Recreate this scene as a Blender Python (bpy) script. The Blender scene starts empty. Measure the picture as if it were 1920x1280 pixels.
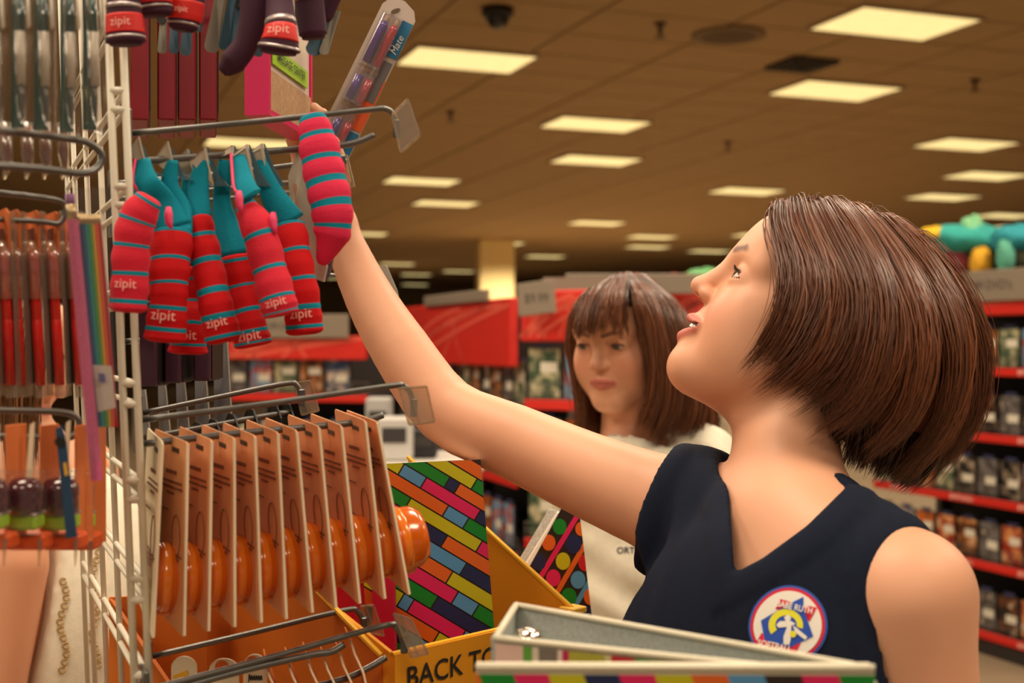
import bpy, math, random
import numpy as np
from mathutils import Vector as V, Matrix
from mathutils.bvhtree import BVHTree
random.seed(7); RNG = np.random.default_rng(7)
SC = bpy.context.scene; COL = SC.collection
# ------------------------------------------------------------------ camera
F = 2350.0; CZ = 1.55                      # focal length in pixels of the 1920 wide frame, eye height
cam = bpy.data.objects.new('camera', bpy.data.cameras.new('camera')); COL.objects.link(cam)
cam.location = (0, 0, CZ); cam.rotation_euler = (math.pi/2, 0, 0)
cam.data.sensor_width = 36; cam.data.lens = F/1920*36; cam.data.clip_end = 200; cam.data.clip_start = .05
cam.data.dof.use_dof = True; cam.data.dof.focus_distance = 1.25; cam.data.dof.aperture_fstop = 5.6
SC.camera = cam
# ------------------------------------------------------------------ world, exposure
W = bpy.data.worlds.new('store_ambient'); SC.world = W; W.use_nodes = True
W.node_tree.nodes['Background'].inputs[0].default_value = (1, .84, .66, 1)
W.node_tree.nodes['Background'].inputs[1].default_value = .24
SC.view_settings.view_transform = 'Standard'; SC.view_settings.look = 'None'
SC.view_settings.gamma = 1; SC.view_settings.exposure = 0.0; SC.view_settings.use_curve_mapping = False
AXIS = math.radians(20.5)                  # the store grid is turned against the view
E1 = V((math.cos(AXIS), math.sin(AXIS), 0)); E2 = V((-math.sin(AXIS), math.cos(AXIS), 0))
CEIL = CZ + 2.5
LAMP_W = 55
# the ceiling lamps above the aisle (each belongs to a ceiling_light fixture built below)
NEAR_LAMPS = [(-2.3, -1.6), (.3, -2.4), (-3.0, 1.2), (-.6, .9), (1.9, .2), (-1.6, 3.4), (1.0, 3.0), (3.4, 2.4), (-2.6, 5.6), (.2, 5.8), (2.8, 5.2), (5.2, 4.6)]
for i, (x, y) in enumerate(NEAR_LAMPS):
    ld = bpy.data.lights.new('ceiling_lamp', 'AREA'); ld.shape = 'RECTANGLE'; ld.size = 1.13; ld.size_y = .75
    ld.energy = LAMP_W; ld.color = (1, .86, .66)
    lo = bpy.data.objects.new('ceiling_lamp', ld); COL.objects.link(lo)
    lo.location = (x, y, CEIL-.09); lo.rotation_euler = (0, 0, AXIS)
# lamps of the far fixtures, plus one spot added to brighten the column: one in every few of them carries the light of its neighbours
for (px, py) in [(1677, 42), (1565, 168), (874, 110), (1116, 231), (790, 338), (1400, 357), (1811, 269), (1119, 417), (470, 267), (970, 436), (1222, 443), (745, 494)]:
    d = 2.5*F/(640-py)
    ld = bpy.data.lights.new('ceiling_lamp_far', 'SPOT'); ld.spot_size = math.radians(150); ld.spot_blend = .8; ld.shadow_soft_size = .05
    ld.energy = 300 if d < 20 else 900; ld.color = (1, .84, .6)
    lo = bpy.data.objects.new('ceiling_lamp_far', ld); COL.objects.link(lo); lo.location = ((px-960)/F*d, d, CEIL-.1)
# ------------------------------------------------------------------ helpers
def P(px, py, d): return V(((px-960)/F*d, d, CZ+(640-py)/F*d))
def S(n, d): return n*d/F
def lin(c):
    return tuple((x/12.92 if x <= .04045 else ((x+.055)/1.055)**2.4) for x in [v/255 for v in c])
MATS = {}
def M(name, col, rough=.5, metal=0, noise=0, scale=30, alpha=1, coat=0, sheen=0, bump=0, bscale=200, emit=0, sss=0, trans=0, attr=None, stretch=None, spec=.5):
    if name in MATS: return MATS[name]
    m = bpy.data.materials.new(name); m.use_nodes = True; nt = m.node_tree; b = nt.nodes['Principled BSDF']; L = nt.links
    c = lin(col) + (1,)
    b.inputs['Base Color'].default_value = c; b.inputs['Roughness'].default_value = rough; b.inputs['Metallic'].default_value = metal
    b.inputs['Specular IOR Level'].default_value = spec
    b.inputs['Alpha'].default_value = alpha; b.inputs['Coat Weight'].default_value = coat; b.inputs['Sheen Weight'].default_value = sheen
    b.inputs['Transmission Weight'].default_value = trans
    if sss:
        b.inputs['Subsurface Weight'].default_value = sss; b.inputs['Subsurface Radius'].default_value = (1, .4, .2); b.inputs['Subsurface Scale'].default_value = .006
    if emit:
        b.inputs['Emission Color'].default_value = c; b.inputs['Emission Strength'].default_value = emit
    src = None
    if attr:
        a = nt.nodes.new('ShaderNodeAttribute'); a.attribute_name = attr; src = a.outputs['Color']
    tc = nt.nodes.new('ShaderNodeTexCoord')
    co = tc.outputs['Object']
    if stretch:
        mp = nt.nodes.new('ShaderNodeMapping'); mp.inputs['Scale'].default_value = stretch; L.new(co, mp.inputs[0]); co = mp.outputs[0]
    if noise:
        n = nt.nodes.new('ShaderNodeTexNoise'); n.inputs['Scale'].default_value = scale; n.inputs['Detail'].default_value = 3; L.new(co, n.inputs['Vector'])
        mr = nt.nodes.new('ShaderNodeMapRange'); mr.inputs[1].default_value = .25; mr.inputs[2].default_value = .75
        mr.inputs[3].default_value = 1-noise; mr.inputs[4].default_value = 1+noise*.6; L.new(n.outputs[0], mr.inputs[0])
        mx = nt.nodes.new('ShaderNodeMix'); mx.data_type = 'RGBA'; mx.blend_type = 'MULTIPLY'; mx.inputs[0].default_value = 1
        if src: L.new(src, mx.inputs[6])
        else: mx.inputs[6].default_value = c
        L.new(mr.outputs[0], mx.inputs[7]); src = mx.outputs[2]
    if src:
        L.new(src, b.inputs['Base Color'])
        if emit: L.new(src, b.inputs['Emission Color'])
    if bump:
        n2 = nt.nodes.new('ShaderNodeTexNoise'); n2.inputs['Scale'].default_value = bscale; n2.inputs['Detail'].default_value = 2; L.new(co, n2.inputs['Vector'])
        bp = nt.nodes.new('ShaderNodeBump'); bp.inputs['Strength'].default_value = bump; bp.inputs['Distance'].default_value = .002
        L.new(n2.outputs[0], bp.inputs['Height']); L.new(bp.outputs[0], b.inputs['Normal'])
    MATS[name] = m
    return m
def mesh_obj(name, verts, faces, mats, parent=None, mi=None, smooth=False, cols=None):
    me = bpy.data.meshes.new(name)
    off = V((0, 0, 0)) if parent is None else WLOC.get(parent.name, V((0, 0, 0)))
    vv = np.asarray([tuple(v) for v in verts] if not isinstance(verts, np.ndarray) else verts, dtype=float)-np.array(off)
    me.from_pydata(vv.tolist(), [], faces if isinstance(faces, list) else faces.tolist())
    for m in (mats if isinstance(mats, (list, tuple)) else [mats]): me.materials.append(m)
    if mi is not None: me.polygons.foreach_set('material_index', np.asarray(mi, dtype=np.int32))
    if smooth: me.polygons.foreach_set('use_smooth', np.ones(len(me.polygons), dtype=bool))
    if cols is not None:
        at = me.color_attributes.new('Col', 'FLOAT_COLOR', 'POINT')
        cc = np.ones((len(vv), 4), dtype=np.float32); cc[:, :3] = cols; at.data.foreach_set('color', cc.ravel())
    me.update()
    o = bpy.data.objects.new(name, me); COL.objects.link(o)
    if parent is not None:
        o.parent = parent; WLOC[o.name] = off
    return o
WLOC = {}
def tag(o, label=None, cat=None, group=None, kind=None):
    if label: o['label'] = label
    if cat: o['category'] = cat
    if group: o['group'] = group
    if kind: o['kind'] = kind
    return o
def thing(name, label, cat, loc, group=None, kind=None):
    o = bpy.data.objects.new(name, None); COL.objects.link(o); o.location = loc; o.empty_display_size = .02
    WLOC[o.name] = V(loc)
    return tag(o, label, cat, group, kind)
def copy_thing(root, loc, rot=None, label=None):
    c = root.copy(); COL.objects.link(c); c.location = loc; WLOC[c.name] = V(loc)
    if rot is not None: c.rotation_euler = rot
    if label: c['label'] = label
    def rec(a, b):
        for ch in a.children:
            k = ch.copy(); COL.objects.link(k); k.parent = b; rec(ch, k)
    rec(root, c)
    return c
def rotm(fx, fz=V((0, 0, 1))):
    """matrix whose columns are x = fx, z close to fz"""
    x = V(fx).normalized(); z = (V(fz)-x*V(fz).dot(x)).normalized(); y = z.cross(x)
    return Matrix((x, y, z)).transposed()
class MB:
    def __init__(s): s.v = []; s.f = []; s.m = []; s.k = 0
    def mat(s, k): s.k = k; return s
    def add(s, vs, fs):
        o = len(s.v); s.v += [V(p) for p in vs]; s.f += [[i+o for i in f] for f in fs]; s.m += [s.k]*len(fs); return s
    def box(s, c, size, R=None, bev=0):
        hx, hy, hz = size[0]/2, size[1]/2, size[2]/2; R = R or Matrix.Identity(3); c = V(c)
        if bev:
            b = min(bev, hx*.9, hy*.9, hz*.9); pts = []
            ring = [(hx-b, hy), (hx, hy-b), (hx, -hy+b), (hx-b, -hy), (-hx+b, -hy), (-hx, -hy+b), (-hx, hy-b), (-hx+b, hy)]
            inn = [(max(-hx+b, min(hx-b, x)), max(-hy+b, min(hy-b, y))) for x, y in ring]
            for z, q in ((-hz, inn), (-hz+b, ring), (hz-b, ring), (hz, inn)): pts += [c+R@V((x, y, z)) for x, y in q]
            fs = [[k*8+i, k*8+i+8, k*8+(i+1) % 8+8, k*8+(i+1) % 8] for k in range(3) for i in range(8)]
            return s.add(pts, fs+[list(range(8)), list(range(31, 23, -1))])
        pts = [c+R@V((x, y, z)) for x in (-hx, hx) for y in (-hy, hy) for z in (-hz, hz)]
        return s.add(pts, [[0, 1, 3, 2], [4, 6, 7, 5], [0, 4, 5, 1], [2, 3, 7, 6], [0, 2, 6, 4], [1, 5, 7, 3]])
    def prism(s, poly, off):
        n = len(poly); poly = [V(p) for p in poly]; off = V(off)
        s.add(poly+[p+off for p in poly], [list(range(n))[::-1], list(range(n, 2*n))]+[[i, (i+1) % n, (i+1) % n+n, i+n] for i in range(n)])
        return s
    def tube(s, pts, r, seg=10, cap=True, flat=1.0, fdir=None):
        pts = [V(p) for p in pts]; n = len(pts); rr = list(r) if hasattr(r, '__len__') else [r]*n
        ring = []; ref = None
        for i, p in enumerate(pts):
            t = (pts[min(i+1, n-1)]-pts[max(i-1, 0)]).normalized()
            if ref is None:
                ref = V(fdir) if fdir is not None else (V((0, 0, 1)) if abs(t.z) < .9 else V((1, 0, 0)))
            u = (ref-t*ref.dot(t)).normalized(); ref = u; w = t.cross(u)
            ring += [p+u*(math.cos(a)*rr[i]*flat)+w*(math.sin(a)*rr[i]) for a in [2*math.pi*k/seg for k in range(seg)]]
        fs = [[i*seg+k, i*seg+(k+1) % seg, (i+1)*seg+(k+1) % seg, (i+1)*seg+k] for i in range(n-1) for k in range(seg)]
        if cap: fs += [list(range(seg))[::-1], [(n-1)*seg+k for k in range(seg)]]
        return s.add(ring, fs)
    def lathe(s, prof, c, R=None, seg=20):
        """prof = [(radius, height)], axis local z"""
        R = R or Matrix.Identity(3); c = V(c); n = len(prof)
        pts = [c+R@V((r*math.cos(2*math.pi*k/seg), r*math.sin(2*math.pi*k/seg), z)) for r, z in prof for k in range(seg)]
        fs = [[i*seg+k, i*seg+(k+1) % seg, (i+1)*seg+(k+1) % seg, (i+1)*seg+k] for i in range(n-1) for k in range(seg)]
        return s.add(pts, fs+[list(range(seg))[::-1], [(n-1)*seg+k for k in range(seg)]])
    def grid(s, rows):
        n = len(rows); m = len(rows[0])
        return s.add([p for r in rows for p in r], [[i*m+j, i*m+j+1, (i+1)*m+j+1, (i+1)*m+j] for i in range(n-1) for j in range(m-1)])
    def ball(s, c, rad, R=None, nu=14, nv=9):
        R = R or Matrix.Identity(3); rad = rad if hasattr(rad, '__len__') else (rad,)*3; c = V(c)
        rows = []
        for i in range(nv+1):
            a = math.pi*i/nv
            rows.append([c+R@V((rad[0]*math.sin(a)*math.cos(2*math.pi*j/nu), rad[1]*math.sin(a)*math.sin(2*math.pi*j/nu), rad[2]*math.cos(a))) for j in range(nu+1)])
        return s.grid(rows)
    def build(s, name, mats, parent=None, smooth=False):
        return mesh_obj(name, s.v, s.f, mats, parent, s.m, smooth)
def spline(pts, n):
    """Catmull-Rom through points (any dimension), n samples"""
    p = np.array([tuple(q) for q in pts], dtype=float); k = len(p)
    pp = np.vstack([2*p[0]-p[1], p, 2*p[-1]-p[-2]]); out = []
    for t in np.linspace(0, k-1-1e-6, n):
        i = int(t); u = t-i; a, b, c, d = pp[i], pp[i+1], pp[i+2], pp[i+3]
        out.append(.5*((2*b)+(-a+c)*u+(2*a-5*b+4*c-d)*u*u+(-a+3*b-3*c+d)*u**3))
    return np.array(out)
def text_polys(txt, size=1.0, align='CENTER', shear=0, bold=0):
    cu = bpy.data.curves.new('lettering', 'FONT'); cu.body = txt; cu.size = size; cu.align_x = align; cu.align_y = 'CENTER'; cu.shear = shear; cu.offset = bold
    cu.resolution_u = 3
    o = bpy.data.objects.new('lettering', cu); COL.objects.link(o); dg = bpy.context.evaluated_depsgraph_get(); dg.update()
    me = bpy.data.meshes.new_from_object(o.evaluated_get(dg)); vs = [v.co.copy() for v in me.vertices]; fs = [list(p.vertices) for p in me.polygons]
    bpy.data.objects.remove(o); bpy.data.curves.remove(cu); bpy.data.meshes.remove(me)
    return vs, fs
TXT = {}
def put_text(name, txt, mat, parent, origin, ux, uy, size, align='CENTER', shear=0, bold=0, wrap=None, lift=.0006):
    """flat lettering on a surface: origin + x*ux + y*uy"""
    key = (txt, align, shear, bold)
    if key not in TXT: TXT[key] = text_polys(txt, 1.0, align, shear, bold)
    vs, fs = TXT[key]; ux = V(ux).normalized(); uy = V(uy).normalized(); n = ux.cross(uy).normalized()
    pts = []
    for v in vs:
        x, y = v.x*size, v.y*size
        if wrap: pts.append(V(origin)+ux*(wrap*math.sin(x/wrap))+uy*y+n*(wrap*(math.cos(x/wrap)-1)+lift))
        else: pts.append(V(origin)+ux*x+uy*y+n*lift)
    return mesh_obj(name, pts, fs, mat, parent)
# ================================================================== the store itself
m_ceil = M('ceiling_board', (186, 154, 110), .9, noise=.06, scale=3)
m_tee = M('ceiling_tee', (170, 140, 100), .7)
m_floor = M('floor_vinyl', (150, 130, 105), .35, noise=.1, scale=2)
m_farwall = M('far_wall_paint', (150, 118, 75), .8, noise=.05, scale=1)
m_lampdiff = M('lamp_diffuser', (255, 230, 158), .5, emit=.98, noise=.09, scale=7)
m_lampframe = M('lamp_frame', (190, 165, 125), .6)
m_dark = M('dark_plastic', (28, 24, 22), .45)
m_red = M('red_fixture', (214, 38, 24), .55, noise=.05, scale=4)
m_redline = M('pale_red_print', (232, 92, 70), .6)
m_grey = M('grey_sign_board', (140, 124, 106), .7)
m_ink = M('dark_ink', (52, 48, 46), .7)
m_white = M('white_print', (240, 232, 218), .7)
m_steel = M('shelf_steel', (120, 112, 102), .5, .4)
m_shelf = M('shelf_dark', (48, 40, 36), .6)
def slab(name, x0, x1, y0, y1, z0, z1, mat):
    o = MB().box(((x0+x1)/2, (y0+y1)/2, (z0+z1)/2), (x1-x0, y1-y0, z1-z0)).build(name, mat); o['kind'] = 'structure'; return o
floor = slab('floor', -32, 45, -9, 58, -.1, 0, m_floor)
ceiling = slab('ceiling', -32, 45, -9, 58, CEIL+.02, CEIL+.1, m_tee)
wall_far = slab('wall_far', -32, 45, 58, 58.2, -.1, CEIL+.1, m_farwall)
# ceiling boards: those that can be told apart are single pieces, the rest is one part
TL, TS = 1.13, .75
tile_me = None; far_mb = MB(); R20 = Matrix.Rotation(AXIS, 3, 'Z'); cnt = 0
cands = []
for i in range(-45, 60):
    for j in range(-15, 95):
        c = E1*(i*TL)+E2*(j*TS)
        if not (-30 < c.x < 43 and -8 < c.y < 57): continue
        inview = c.y > 8.6 and abs(c.x/c.y) < .44
        cands.append((c.y if inview else 1000, c))
cands.sort(key=lambda t: t[0])
for key, c in cands:
    if key < 1000 and cnt < 290:
        if tile_me is None:
            t0 = MB().box((0, 0, 0), (TL-.03, TS-.03, .02), bev=.004).build('ceiling_tile', m_ceil, ceiling); tile_me = t0.data; t = t0
        else:
            t = bpy.data.objects.new('ceiling_tile', tile_me); COL.objects.link(t); t.parent = ceiling
        t.location = (c.x, c.y, CEIL+.014); t.rotation_euler = (0, 0, AXIS); cnt += 1
    elif key < 1000 or c.y < 14:
        far_mb.box((c.x, c.y, CEIL+.014), (TL-.03, TS-.03, .02), R20)
fo = far_mb.build('ceiling_tiles_beyond', m_ceil, ceiling); fo['kind'] = 'stuff'
# ceiling lights
LIGHT_PX = [(1677, 42), (1565, 168), (874, 110), (1116, 231), (1117, 299), (1811, 269), (1850, 328), (790, 338), (835, 380), (1400, 357), (1768, 368), (1119, 417),
            (1885, 403), (940, 455), (1222, 443), (1215, 462), (745, 494), (860, 508), (778, 533), (1022, 480), (470, 267), (680, 437), (1900, 425), (1420, 440), (780, 514), (640, 520), (1330, 470)]
def light_fixture():
    t = thing('ceiling_light', 'glowing rectangular troffer light set in the tiled ceiling', 'light', (0, 0, 0), 'troffer lights in the ceiling')
    a, b, w = TL/2, TS/2, .03; f = MB()
    for c, s_ in (((0, b-w/2), (TL, w)), ((0, -b+w/2), (TL, w)), ((a-w/2, 0), (w, TS-2*w)), ((-a+w/2, 0), (w, TS-2*w))):
        f.box((c[0], c[1], -.004), (s_[0], s_[1], .02))
    f.build('frame', m_lampframe, t)
    MB().box((0, 0, -.01), (TL-2*w, TS-2*w, .012), bev=.004).build('diffuser', m_lampdiff, t)
    return t
proto = None
spots = []
for px, py in LIGHT_PX:
    d = 2.5*F/(640-py); spots.append(P(px, py, d))
spots += [V((x, y, CEIL)) for x, y in NEAR_LAMPS]
for p in spots:
    p = V((p.x, p.y, CEIL-.006))
    if proto is None: proto = light_fixture(); proto.location = p; proto.rotation_euler = (0, 0, AXIS)
    else: copy_thing(proto, p, (0, 0, AXIS))
# small ceiling fittings
def on_ceiling(px, py):
    d = 2.5*F/(640-py); p = P(px, py, d); return V((p.x, p.y, CEIL))
c = on_ceiling(933, 16)
t = thing('dome_camera', 'black dome security camera under the ceiling', 'camera', c)
MB().lathe([(.12, 0), (.12, -.05), (.105, -.06)], c).build('housing', m_dark, t, True)
MB().ball(c+V((0, 0, -.06)), (.092, .092, .10)).build('dome', M('smoked_dome', (20, 16, 14), .15, coat=.6), t, True)
for px, py in ((1238, 50), (1828, 155), (845, 215), (1365, 272)):
    c = on_ceiling(px, py-6)
    t = thing('sprinkler_head', 'small brown fire sprinkler head hanging from the ceiling', 'sprinkler', c, 'sprinkler heads')
    MB().lathe([(.05, 0), (.05, -.012), (.02, -.02), (.02, -.07)], c, seg=12).build('escutcheon', M('bronze', (90, 66, 42), .5, .3), t)
    MB().lathe([(.012, -.07), (.012, -.1), (.045, -.105), (.045, -.112)], c, seg=12).build('deflector', M('bronze', (90, 66, 42)), t)
c = on_ceiling(1366, 65)
t = thing('ceiling_speaker', 'round flush loudspeaker grille in the ceiling', 'speaker', c)
MB().lathe([(.3, .0), (.3, -.012), (.27, -.02)], c, seg=32).build('rim', M('speaker_rim', (128, 102, 70), .7), t)
MB().lathe([(.265, -.012), (.2, -.024), (.05, -.028)], c, seg=32).build('grille', M('speaker_grille', (105, 82, 55), .8, noise=.2, scale=80), t)
c = on_ceiling(1503, 119)
t = thing('ceiling_vent', 'dark square air vent in the ceiling', 'vent', c)
fb = MB()
for k in range(4):
    s_ = .46-.12*k; fb2 = MB()
    for sx, sy, w, h in ((0, 1, s_, .03), (0, -1, s_, .03), (1, 0, .03, s_), (-1, 0, .03, s_)):
        fb2.box(c+R20@V((sx*s_/2, sy*s_/2, -.015-.012*k)), (w, h, .03), R20)
    fb2.build('louvre', M('vent_grey', (60, 46, 34), .6), t)
MB().box(c+V((0, 0, -.004)), (.42, .42, .006), R20).build('vent_throat', m_dark, t)
# column
cc = P(928, 560, 31); hw = .43
co = MB()
co.box((cc.x, cc.y, CEIL/2), (hw*2, hw*2, CEIL), Matrix.Rotation(math.radians(8), 3, 'Z'), bev=.03)
o = co.build('column', M('column_paint', (250, 226, 160), .6)); o['kind'] = 'structure'
# ------------------------------------------------------------------ media shelves
COVERS = [('dark', (38, 30, 28), (120, 70, 40)), ('red', (150, 36, 26), (225, 150, 90)), ('blue', (62, 84, 120), (190, 170, 150)), ('brown', (92, 52, 28), (205, 130, 70)),
          ('grey', (120, 112, 108), (60, 52, 50)), ('orange', (196, 100, 40), (70, 36, 20)), ('black', (22, 20, 22), (150, 130, 110)), ('green', (70, 90, 66), (190, 180, 140)), ('pale blue', (120, 160, 190), (180, 50, 40))]
def cover_mat(k):
    nm, c1, c2 = COVERS[k]; name = 'cover_print_'+nm.replace(' ', '_')
    if name in MATS: return MATS[name]
    m = M(name, c1, .35); nt = m.node_tree; b = nt.nodes['Principled BSDF']
    tc = nt.nodes.new('ShaderNodeTexCoord'); oi = nt.nodes.new('ShaderNodeObjectInfo'); ad = nt.nodes.new('ShaderNodeVectorMath'); ad.operation = 'ADD'
    n = nt.nodes.new('ShaderNodeTexNoise'); n.inputs['Scale'].default_value = 17; n.inputs['Detail'].default_value = 2.5
    r = nt.nodes.new('ShaderNodeValToRGB'); r.color_ramp.elements[0].color = lin(c1)+(1,); r.color_ramp.elements[1].color = lin(c2)+(1,)
    r.color_ramp.elements[0].position = .44; r.color_ramp.elements[1].position = .6
    e = r.color_ramp.elements.new(.72); e.color = lin((235, 215, 190))+(1,)
    sc_ = nt.nodes.new('ShaderNodeVectorMath'); sc_.operation = 'SCALE'; sc_.inputs[3].default_value = 40
    cmb = nt.nodes.new('ShaderNodeCombineXYZ'); nt.links.new(oi.outputs['Random'], cmb.inputs[0]); nt.links.new(oi.outputs['Random'], cmb.inputs[2])
    nt.links.new(cmb.outputs[0], sc_.inputs[0]); nt.links.new(tc.outputs['Object'], ad.inputs[0]); nt.links.new(sc_.outputs[0], ad.inputs[1])
    nt.links.new(ad.outputs[0], n.inputs['Vector']); nt.links.new(n.outputs[0], r.inputs[0]); nt.links.new(r.outputs[0], b.inputs['Base Color'])
    return m
m_case = M('dvd_case_plastic', (26, 24, 26), .3)
m_sticker = M('price_sticker', (232, 222, 200), .6)
m_spinetop = M('security_strip', (58, 60, 92), .5)
DVDP = {}
def dvd(k, loc, ang, where, group, wide=.135, high=.19):
    """DVD case: local x = width, y = into the shelf, z up, origin at the base"""
    key = (k, wide, high)
    if key not in DVDP:
        t = thing('dvd_case', 'x', 'DVD', (0, 0, 0), group)
        MB().box((0, .0075, high/2), (wide, .015, high), bev=.002).build('case', m_case, t)
        MB().box((0, -.0006, high/2), (wide-.006, .0012, high-.006)).build('cover_print', cover_mat(k), t)
        MB().box((wide*.14, -.0019, high*(.62 if k % 2 else .42)), (wide*.52, .0012, high*.2)).build('price_sticker', m_sticker, t)
        MB().box((0, .007, high+.008), (wide*.5, .009, .016)).build('security_tag', m_spinetop, t)
        DVDP[key] = t; c = t; c.location = loc; c.rotation_euler = (0, 0, ang)
    else: c = copy_thing(DVDP[key], loc, (0, 0, ang))
    c['label'] = '%s-covered DVD case, %s' % (COVERS[k][0], where); c['group'] = group
    return c
def gondola(name, label, A, B, tiers, top, depth, header=None, sign=None, seed=0, where='', group='', lines=True, strip_text=None, dvd_size=(.135, .19), skip=None, posts=True, base=.07, facecut=None, upper=None):
    """A, B = left and right end of the front face (x, y); tiers = list of shelf heights z"""
    A = V((A[0], A[1], 0)); B = V((B[0], B[1], 0)); u = (B-A).normalized(); L = (B-A).length; nrm = V((-u.y, u.x, 0))      # nrm points away from the viewer
    if nrm.dot(A+B) < 0: nrm = -nrm
    ang = math.atan2(u.y, u.x); R = Matrix.Rotation(ang, 3, 'Z'); rnd = random.Random(seed)
    mid = (A+B)/2
    t = thing(name, label, 'shelf', mid+nrm*depth/2)
    MB().box(mid+nrm*(depth)+V((0, 0, top/2)), (L, .03, top), R).build('back_panel', m_shelf, t)
    MB().box(mid+nrm*depth/2+V((0, 0, base/2)), (L, depth, base), R).build('base', m_shelf, t)
    if posts:
        for q in (A, B):
            MB().box(q+nrm*(depth*.93)+V((0, 0, top/2)), (.05, .05, top), R, bev=.006).build('post', m_steel, t)
    ORD = ['top', 'second', 'third', 'fourth', 'bottom']
    for ti, z in enumerate(tiers):
        sh = MB().box(mid+nrm*(depth*.5)+V((0, 0, z-.012)), (L, depth, .02), R).build('shelf_board', m_shelf, t)
        st = MB().box(mid-nrm*.006+V((0, 0, z-.022)), (L, .012, .04), R, bev=.003).build('price_strip', m_red, t)
        fence = MB()
        for zz in (.03, .06): fence.tube([A-nrm*.0+V((0, 0, z+zz)), B+V((0, 0, z+zz))], .0022, 6)
        nw = max(2, int(L/.09))
        for i in range(nw+1):
            q = A.lerp(B, i/nw); fence.tube([q+V((0, 0, z-.01)), q+V((0, 0, z+.06))], .0022, 6)
        fence.build('wire_fence', m_steel, t)
        if strip_text:
            for i in range(max(1, int(L/.45))):
                q = A.lerp(B, (i+.5)/max(1, int(L/.45)))
                put_text('strip_lettering', strip_text, m_white, st, q-nrm*.0125+V((0, 0, z-.022)), u, V((0, 0, 1)), .032)
        x = .07
        while x < L-.06:
            if not (skip and skip(x/L, z)):
                k = rnd.randrange(len(COVERS)); zt = z
                dvd(k, A+u*x+nrm*.03+V((0, 0, z)), ang, ORD[ti]+' tier, '+where, group, *dvd_size)
            x += dvd_size[0]+.012+rnd.random()*.012
    if upper: MB().box(mid+nrm*(depth*.5)+V((0, 0, top-.008)), (L, depth, .016), R).build('top_board', m_shelf, t)
    if header:
        h0, h1 = header
        hd = MB().box(mid-nrm*.02+V((0, 0, (h0+h1)/2)), (L, .04, h1-h0), R, bev=.006).build('header_board', m_red, t)
        if lines:
            ln = MB()
            for a_, b_, bow in ((.02, .6, .25), (.1, .95, .35), (.2, 1, .1), (.05, .3, -.2), (.45, .62, 0), (.62, .5, 0), (.0, .85, .15)):
                pts = []
                for i in range(13):
                    s_ = i/12; xx = a_+(b_-a_)*s_; zz = min(.96, max(.04, (.1+.8*s_ if bow >= 0 else .9-.8*s_)+bow*math.sin(s_*math.pi)*.6))
                    pts.append((A.lerp(B, xx)-nrm*.0412+V((0, 0, h0+(h1-h0)*zz))))
                w = V((0, 0, .009)); ln.grid([[p-w for p in pts], [p+w for p in pts]])
            ln.build('header_print', m_redline, hd)
    if sign:
        for (f0, f1, z0, z1, txt) in sign:
            q0, q1 = A.lerp(B, f0), A.lerp(B, f1); mm = (q0+q1)/2-nrm*.052
            sg = MB().box(mm+V((0, 0, (z0+z1)/2)), ((q1-q0).length, .02, z1-z0), R, bev=.004).build('price_sign', m_grey, t)
            if txt: put_text('sign_lettering', txt, m_ink, sg, mm-nrm*.0105+V((0, 0, (z0+z1)/2)), u, V((0, 0, 1)), (z1-z0)*.42)
    return t, A, B, u, nrm, ang
def XY(px, d): return ((px-960)/F*d, d)
def Z(py, d): return CZ+(640-py)/F*d
# shelf at the right edge of the picture
dR = 6.2
gondola('dvd_shelf', 'long red-trimmed DVD rack with five tiers and a grey price sign, toys on top', XY(1640, 7.0), XY(2010, 5.7), [Z(688, dR), Z(812, dR), Z(932, dR), Z(1052, dR), Z(1182, dR)],
        Z(514, dR), .5, (Z(592, dR), Z(556, dR)), [(.35, .98, Z(566, dR)+.0, Z(508, dR), "$9.99 DVD's")], 3, 'on the rack below the teal toys', 'DVD cases on the rack below the toys', strip_text="$9.99 DVD's", upper=True)
# shelf seen between pouches and arm
dA = 6.5
gondola('dvd_shelf', 'red-headed DVD shelf with a wide grey sign, seen beneath the striped pouches', XY(415, 6.7), XY(690, 6.4), [Z(738, dA), Z(858, dA), Z(985, dA), Z(1110, dA)], Z(632, dA), .5,
        (Z(674, dA), Z(630, dA)), [(.02, .9, Z(634, dA), Z(590, dA), "$9.99 DVD's")], 5, 'on the shelf beneath the striped pouches', 'DVD cases on the shelf beneath the pouches')
# long angled run behind the raised arm
gondola('dvd_shelf', 'tall red-headed shelf run with swirl print standing behind the raised arm', XY(765, 7.1), XY(972, 5.4), [Z(752, 5.8), Z(880, 5.8), Z(1010, 5.8), Z(1130, 5.8)], Z(572, 5.6), .5,
        (Z(682, 6.2), Z(568, 6.2)), [(.3, .86, Z(571, 6.2), Z(551, 6.2), None)], 8, 'on the run behind the raised arm', 'DVD cases on the run behind the arm')
# end cap with a tilted price sign
dB = 4.9
t, A, B, u, nrm, ang = gondola('dvd_end_cap', 'narrow red end cap with a grey price sign beside the girl with bangs', XY(985, 4.95), XY(1150, 4.75), [Z(748, dB), Z(880, dB), Z(1010, dB), Z(1140, dB)], Z(552, dB), .45,
        (Z(640, dB), Z(545, dB)), [], 12, 'on the end cap beside the girl with bangs', 'DVD cases on the end cap', dvd_size=(.145, .2))
a0 = V(XY(972, 4.8)+(0,)); b0 = V(XY(1040, 4.7)+(0,)); uu = (b0-a0).normalized(); mm = (a0+b0)/2
hd = MB().box(mm+V((0, 0, (Z(590, 4.75)+Z(528, 4.75))/2)), ((b0-a0).length, .015, Z(528, 4.75)-Z(590, 4.75)), Matrix.Rotation(math.atan2(uu.y, uu.x), 3, 'Z') @ Matrix.Rotation(math.radians(-5), 3, 'Y'), bev=.003).build('price_sign', m_grey, t)
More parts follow.
